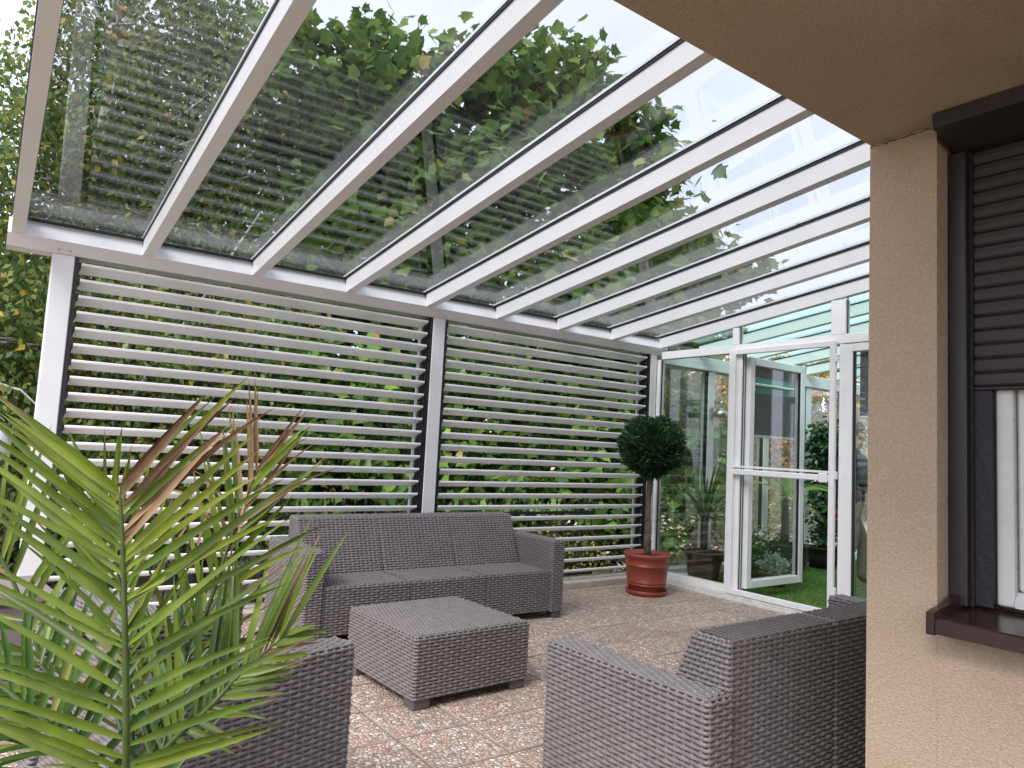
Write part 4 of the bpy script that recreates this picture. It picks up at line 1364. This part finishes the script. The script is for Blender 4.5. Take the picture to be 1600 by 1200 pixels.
# upright behind the first
frond([B0, (0.31, 1.72, 0.52), (0.275, 1.76, 0.80), (0.225, 1.765, 1.01)], NV, 0.25, 18, 0.26, 0.0155, (52, 14), 'palm_leaf', 0.008, 0.0, 0.0, (0.0, 0.3), 0.12)
# low dark inner fronds
frond([B0, (0.22, 1.62, 0.52), (0.17, 1.72, 0.66), (0.10, 1.80, 0.74)], (0.1, -0.8, 0.6), 0.25, 12, 0.24, 0.016, (55, 35), 'palm_dark', 0.007, 0.0, 0.0, (0.1, 0.5), 0.15)
frond([B0, (0.33, 1.60, 0.48), (0.37, 1.66, 0.62), (0.42, 1.72, 0.76)], NV, 0.25, 12, 0.22, 0.015, (40, 22), 'palm_dark', 0.007, 0.05, 0.1, (0.0, 0.3), 0.15)
# dead drooping strands near the tip of the leaning frond
dk = bpy.data.objects.new('dry_strand', None)
for k in range(9):
    p = Vector((0.36 + 0.012 * k, 1.60 + random.uniform(-.03, .03), 0.99 + random.uniform(-.05, .07))) - PO
    v, f = blade(p, Vector((random.uniform(-0.6, 0.3), random.uniform(-.3, .3), random.uniform(0.3, 1.0))), Vector(NV), random.uniform(0.10, 0.2), 0.007, random.uniform(1.6, 3.0), 0.6, random.uniform(-2, 2), 10)
    MB().add(v, f).build('dry_strand', M['palm_dead'], palm, True)
bpy.data.objects.remove(dk)

pl = thing('planter_box', 'empty taupe rectangular planter box on the patio behind the palm fronds', 'planter', (0.03, 3.55, 0), 0.12)
MB().box(-0.20, 0.22, -0.2, 0.2, 0.0, 0.50, 0.012).build('box', M['taupe'], pl)
MB().box(-0.215, 0.235, -0.215, 0.215, 0.5005, 0.535, 0.008).build('rim', M['taupe'], pl)
MB().box(-0.19, 0.21, -0.19, 0.19, 0.44, 0.50).build('soil', M['soil'], pl)

# ------------------------------------------------------------------ sunroom plants
def rosette(name, label, cat, loc, base_z, n, length, width, mat, droop, potf, el=(0.0, 1.4), leafname='leaf'):
    t = thing(name, label, cat, loc)
    potf(t)
    for k in range(n):
        a = k * 2.39996 + random.uniform(-.2, .2)
        e = random.uniform(*el)
        d = Vector((math.cos(a) * math.cos(e), math.sin(a) * math.cos(e), math.sin(e)))
        nr = Vector((-math.cos(a) * math.sin(e), -math.sin(a) * math.sin(e), math.cos(e)))
        v, f = blade((0.02 * math.cos(a), 0.02 * math.sin(a), base_z + random.uniform(-.05, .05)), d, nr, length * random.uniform(0.7, 1.1), width, random.uniform(*droop), 0.3)
        MB().add(v, f).build(leafname, M[mat], t, True)
    return t


def pot_fn(rb, rt, h, mat, belly=0.0):
    def fn(t):
        o = MB().lathe([(0, 0.004), (rb, 0.004), ((rb + rt) / 2 + belly, h * 0.55), (rt, h * 0.93), (rt * 1.08, h * 0.94), (rt * 1.08, h), (rt * 0.95, h), (rt * 0.93, h * 0.9), (0, h * 0.9)], 28).build('pot', M[mat], t, True)
        MB().lathe([(rt * 0.93, h * 0.905), (0.0, h * 0.93)], 20).build('soil', M['soil'], o, True)
    return fn


yu = rosette('yucca_plant', 'spiky yucca in a brown pot behind the fixed sunroom pane', 'potted plant', (5.64, 4.50, 0.003), 0.62, 46, 0.58, 0.034, 'yucca', (0.1, 0.9), pot_fn(0.13, 0.19, 0.30, 'pot_brown'), (-0.15, 1.4))
MB().tube([(0, 0, 0.27), (0.01, 0, 0.64)], [0.035, 0.03], 10).build('stem', M['bark'], yu, True)

bn = thing('banana_plant', 'banana plant with broad drooping leaves in a large dark pot in the sunroom', 'potted plant', (6.84, 4.42, 0.003))
pot_fn(0.16, 0.22, 0.34, 'pot_dark', 0.05)(bn)
MB().tube([(0, 0, 0.33), (0.02, 0.0, 0.55), (0.0, 0.01, 0.85)], [0.05, 0.045, 0.03], 10).build('stem', M['bark'], bn, True)
for k, (a, e, L, wd, dr) in enumerate([(-0.6, 0.5, 0.62, 0.19, 1.3), (-1.3, 0.7, 0.6, 0.18, 1.8), (0.3, 0.9, 0.6, 0.18, 1.4), (2.9, 0.6, 0.6, 0.18, 1.2), (-2.2, 0.4, 0.55, 0.17, 1.6), (1.6, 0.8, 0.6, 0.18, 1.3), (-0.9, -0.1, 0.5, 0.15, 1.6), (3.6, 0.2, 0.6, 0.17, 0.8)]):
    d = Vector((math.cos(a) * math.cos(e), math.sin(a) * math.cos(e), math.sin(e)))
    nr = Vector((-math.cos(a) * math.sin(e), -math.sin(a) * math.sin(e), math.cos(e)))
    v, f = blade((0, 0, 0.80), d, nr, L, wd, dr, 0.25, random.uniform(-.3, .3), 12, lambda t: (0.06 if t < 0.15 else min(1, (t - 0.12) * 4) * (1 - t ** 3)))
    MB().add(v, f).build('leaf', M['banana'], bn, True)

sp_ = thing('silver_plant', 'low silver leaved plant in an orange clay pot on the turf', 'potted plant', (6.22, 4.12, 0.003))
pot_fn(0.10, 0.125, 0.13, 'pot_clay')(sp_)
P, _ = cloud([((0, 0, 0.20), (0.15, 0.15, 0.09))], 900, 0.025, 60, 0.2)
kind(link('foliage', leaf_mesh('foliage', P, rng.uniform(0.02, 0.045, 900), leaf_frames(900, 0.0, 0.6), LEAF_OVAL), M['silver'], sp_), 'stuff')
wf = thing('white_flower_plant', 'potted plant with a cluster of white blossoms beside the sunroom yucca', 'potted plant', (6.45, 4.52, 0.003))
pot_fn(0.09, 0.12, 0.16, 'pot_brown')(wf)
P, _ = cloud([((0, 0, 0.33), (0.15, 0.15, 0.16))], 700, 0.04, 50, 0.2)
kind(link('foliage', leaf_mesh('foliage', P, rng.uniform(0.04, 0.07, 700), leaf_frames(700), LEAF_OVAL), M['vine_leaf'], wf), 'stuff')
P, _ = cloud([((-0.03, -0.06, 0.40), (0.13, 0.11, 0.10))], 220, 0.03, 12, 0.5)
kind(link('blossom', leaf_mesh('blossom', P, rng.uniform(0.025, 0.045, 220), leaf_frames(220, 0, 0.8), LEAF_OVAL), M['white_petal'], wf), 'stuff')
hb = thing('hibiscus_bush', 'tall dark leaved hibiscus with red flowers climbing a sunroom post', 'potted plant', (7.86, 4.58, 0.003))
pot_fn(0.15, 0.19, 0.24, 'pot_dark')(hb)
MB().tube([(0, 0, 0.2), (0.03, 0.02, 0.7), (-0.02, 0, 1.2), (0.0, 0, 1.6)], [0.03, 0.025, 0.02, 0.01], 8).build('stem', M['bark'], hb, True)
P, _ = cloud([((0.05, 0, 1.42), (0.27, 0.2, 0.33)), ((0.05, 0, 0.95), (0.24, 0.18, 0.4)), ((0.08, 0, 0.5), (0.2, 0.16, 0.3))], 2600, 0.06, 110, 0.2)
P = P[(P[:, 1] < 0.24)]
kind(link('foliage', leaf_mesh('foliage', P, rng.uniform(0.05, 0.085, len(P)), leaf_frames(len(P), 0.4, 0.5, np.array([-.6, -.6, .2])), LEAF_OVAL), M['thuja'], hb), 'stuff')
for (hx_, hy_, hz_) in ((-0.17, -0.2, 1.10), (-0.16, -0.2, 0.66), (0.16, -0.22, 0.70), (0.03, -0.22, 0.52), (0.14, -0.2, 0.14)):
    mb = MB()
    for k in range(6):
        a = k * PI / 3
        v, f = blade((hx_, hy_, hz_), Vector((math.cos(a) * .8 - .3, -0.5, math.sin(a))), Vector((-.5, -.8, 0)), 0.055, 0.05, 0.3, -0.2, 0, 4)
        mb.add(v, f)
    mb.build('flower', M['red_petal'], hb, True)
bt = thing('bottle', 'small bottle with white label lying on the sunroom floor by the glass', 'bottle', (5.50, 4.60, 0.045), -0.55)
MB().lathe([(0.0, -0.11), (0.036, -0.11), (0.04, -0.10), (0.04, 0.04), (0.032, 0.065), (0.014, 0.085), (0.014, 0.13), (0.0, 0.13)], 20).build('body', M['pot_brown'], bt, True).rotation_euler = (0, PI / 2, 0)
MB().lathe([(0.041, -0.08), (0.041, 0.02)], 20).build('paper_label', M['white_petal'], bt, True).rotation_euler = (0, PI / 2, 0)
ln_ = thing('wall_lantern', 'small steel lantern fixed on a sunroom post behind the yucca', 'lantern', (6.12, 4.80, 1.66))
MB().box(-0.02, 0.02, -0.005, 0.028, -0.06, 0.06, 0.004).build('bracket', M['steel'], ln_)
MB().lathe([(0.0, -0.05), (0.06, -0.045), (0.075, -0.01), (0.06, 0.02), (0.03, 0.03), (0.028, 0.05), (0.0, 0.055)], 20, (0, -0.085, 0)).build('shade', M['steel'], ln_, True)
MB().lathe([(0.045, 0.056), (0.048, 0.15), (0.055, 0.155), (0.02, 0.18), (0.0, 0.18)], 16, (0, -0.085, 0)).build('glass_body', M['win_glass'], ln_, True)

# ------------------------------------------------------------------ person walking in the sunroom
def skin_body(name, joints, edges, sub=2):
    me = bpy.data.meshes.new(name)
    keys = list(joints)
    me.from_pydata([joints[k][0] for k in keys], [(keys.index(a), keys.index(b)) for a, b in edges], [])
    o = bpy.data.objects.new(name, me)
    COL.objects.link(o)
    md = o.modifiers.new('skin', 'SKIN')
    md.use_smooth_shade = True
    for i, k in enumerate(keys):
        r = joints[k][1]
        me.skin_vertices[0].data[i].radius = r if hasattr(r, '__len__') else (r, r)
        me.skin_vertices[0].data[i].use_root = (k == keys[0])
    s_ = o.modifiers.new('sub', 'SUBSURF')
    s_.levels = s_.render_levels = sub
    dg = bpy.context.evaluated_depsgraph_get()
    nm = bpy.data.meshes.new_from_object(o.evaluated_get(dg))
    nm.name = name
    bpy.data.objects.remove(o)
    return nm


pr = thing('person', 'man in dark shirt and khaki trousers walking right inside the sunroom', 'person', (6.90, 3.75, 0.003), math.radians(-33))
pr.scale = (0.965, 0.965, 0.965)
# local +x = walking direction
J = {'pelvis': ((0, 0, 0.83), (0.115, 0.15)), 'waist': ((0.0, 0, 0.98), (0.12, 0.15)), 'chest': ((0.02, 0, 1.20), (0.125, 0.17)), 'neck0': ((0.02, 0, 1.37), (0.07, 0.085)), 'neck': ((0.045, 0, 1.42), 0.052),
     'head0': ((0.075, 0, 1.49), (0.075, 0.065)), 'head1': ((0.075, 0, 1.585), (0.088, 0.072)),
     'hipL': ((0.02, 0.085, 0.78), 0.098), 'kneeL': ((0.20, 0.09, 0.45), 0.068), 'ankL': ((0.17, 0.09, 0.09), 0.042), 'toeL': ((0.31, 0.09, 0.045), 0.036),
     'hipR': ((-0.02, -0.085, 0.78), 0.098), 'kneeR': ((-0.03, -0.09, 0.43), 0.066), 'ankR': ((-0.17, -0.09, 0.12), 0.042), 'toeR': ((-0.07, -0.09, 0.045), 0.034),
     'shL': ((0.02, 0.185, 1.31), 0.06), 'elL': ((-0.06, 0.22, 1.06), 0.046), 'wrL': ((0.06, 0.21, 0.86), 0.032),
     'shR': ((0.02, -0.185, 1.31), 0.06), 'elR': ((0.02, -0.22, 1.05), 0.046), 'wrR': ((0.17, -0.20, 0.90), 0.032)}
Ed = [('pelvis', 'waist'), ('waist', 'chest'), ('chest', 'neck0'), ('neck0', 'neck'), ('neck', 'head0'), ('head0', 'head1'), ('pelvis', 'hipL'), ('hipL', 'kneeL'), ('kneeL', 'ankL'), ('ankL', 'toeL'),
      ('pelvis', 'hipR'), ('hipR', 'kneeR'), ('kneeR', 'ankR'), ('ankR', 'toeR'), ('chest', 'shL'), ('shL', 'elL'), ('elL', 'wrL'), ('chest', 'shR'), ('shR', 'elR'), ('elR', 'wrR')]
bm_ = skin_body('body', J, Ed)
for mm in ('skin', 'shirt', 'trouser', 'shoe'):
    bm_.materials.append(M[mm])
for p_ in bm_.polygons:
    c = p_.center
    arm = abs(c.y) > 0.165 and c.z < 1.12 and c.z > 0.8
    if c.z > 1.415:
        p_.material_index = 0
    elif arm and c.z < 1.0:
        p_.material_index = 0
    elif c.z > 0.87:
        p_.material_index = 1
    elif c.z > 0.10 and not (c.x < -0.15 and c.z < 0.10):
        p_.material_index = 2
    else:
        p_.material_index = 3
    p_.use_smooth = True
link('body', bm_, None, pr)
hair = MB().lathe([(0.094 * math.sin(a), 0.098 * math.cos(a)) for a in np.linspace(0.0, 1.75, 9)], 18)
ho = hair.build('hair', M['hair'], pr, True, (0.058, 0, 1.592))
ho.rotation_euler = (0, -0.45, 0)
ho.scale = (1, 0.86, 1)
fc_ = MB()
fc_.add([(0.150, -0.016, 1.525), (0.150, 0.016, 1.525), (0.182, 0, 1.530), (0.152, 0, 1.58)], [(0, 1, 2), (1, 3, 2), (3, 0, 2), (0, 3, 1)])
fc_.build('nose', M['skin'], pr)
for sy in (-1, 1):
    MB().lathe([(0.012 * math.sin(a), 0.012 * math.cos(a)) for a in np.linspace(0, PI, 7)], 10).build('eye', M['house_dark'], pr, True, (0.143, sy * 0.031, 1.572))
    MB().lathe([(0.006 * math.sin(a), 0.006 * math.cos(a)) for a in np.linspace(0, PI, 6)], 8).build('pupil', M['shoe'], pr, True, (0.152, sy * 0.031, 1.572))
    MB().lathe([(0.004, -0.03), (0.016, -0.015), (0.02, 0.012), (0.006, 0.032)], 10).build('ear', M['skin'], pr, True, (0.06, sy * 0.07, 1.545)).scale = (1, 0.5, 1)
MB().box(0.146, 0.152, -0.024, 0.024, 1.496, 1.503, 0.002).build('mouth', M['pot_red'], pr)
for sy, wr, di in ((1, (0.06, 0.21, 0.86), (0.30, 0, -1)), (-1, (0.17, -0.20, 0.90), (0.6, 0, -0.8))):
    wv, dv = Vector(wr), Vector(di).normalized()
    mb = MB()
    mb.tube([wv, wv + dv * 0.05, wv + dv * 0.09], [0.028, 0.036, 0.030], 8)
    for k in range(4):
        b_ = wv + dv * 0.085 + Vector((0.022 - 0.015 * k, 0, 0))
        mb.tube([b_, b_ + dv * 0.035, b_ + dv * 0.06 + Vector((-0.012, -sy * 0.008, 0.004))], [0.0085, 0.008, 0.006], 6)
    b_ = wv + dv * 0.04 + Vector((0.028, 0, 0))
    mb.tube([b_, b_ + dv * 0.03 + Vector((0.02, 0, 0)), b_ + dv * 0.055 + Vector((0.022, 0, 0))], [0.011, 0.010, 0.007], 6)
    mb.build('hand', M['skin'], pr, True)
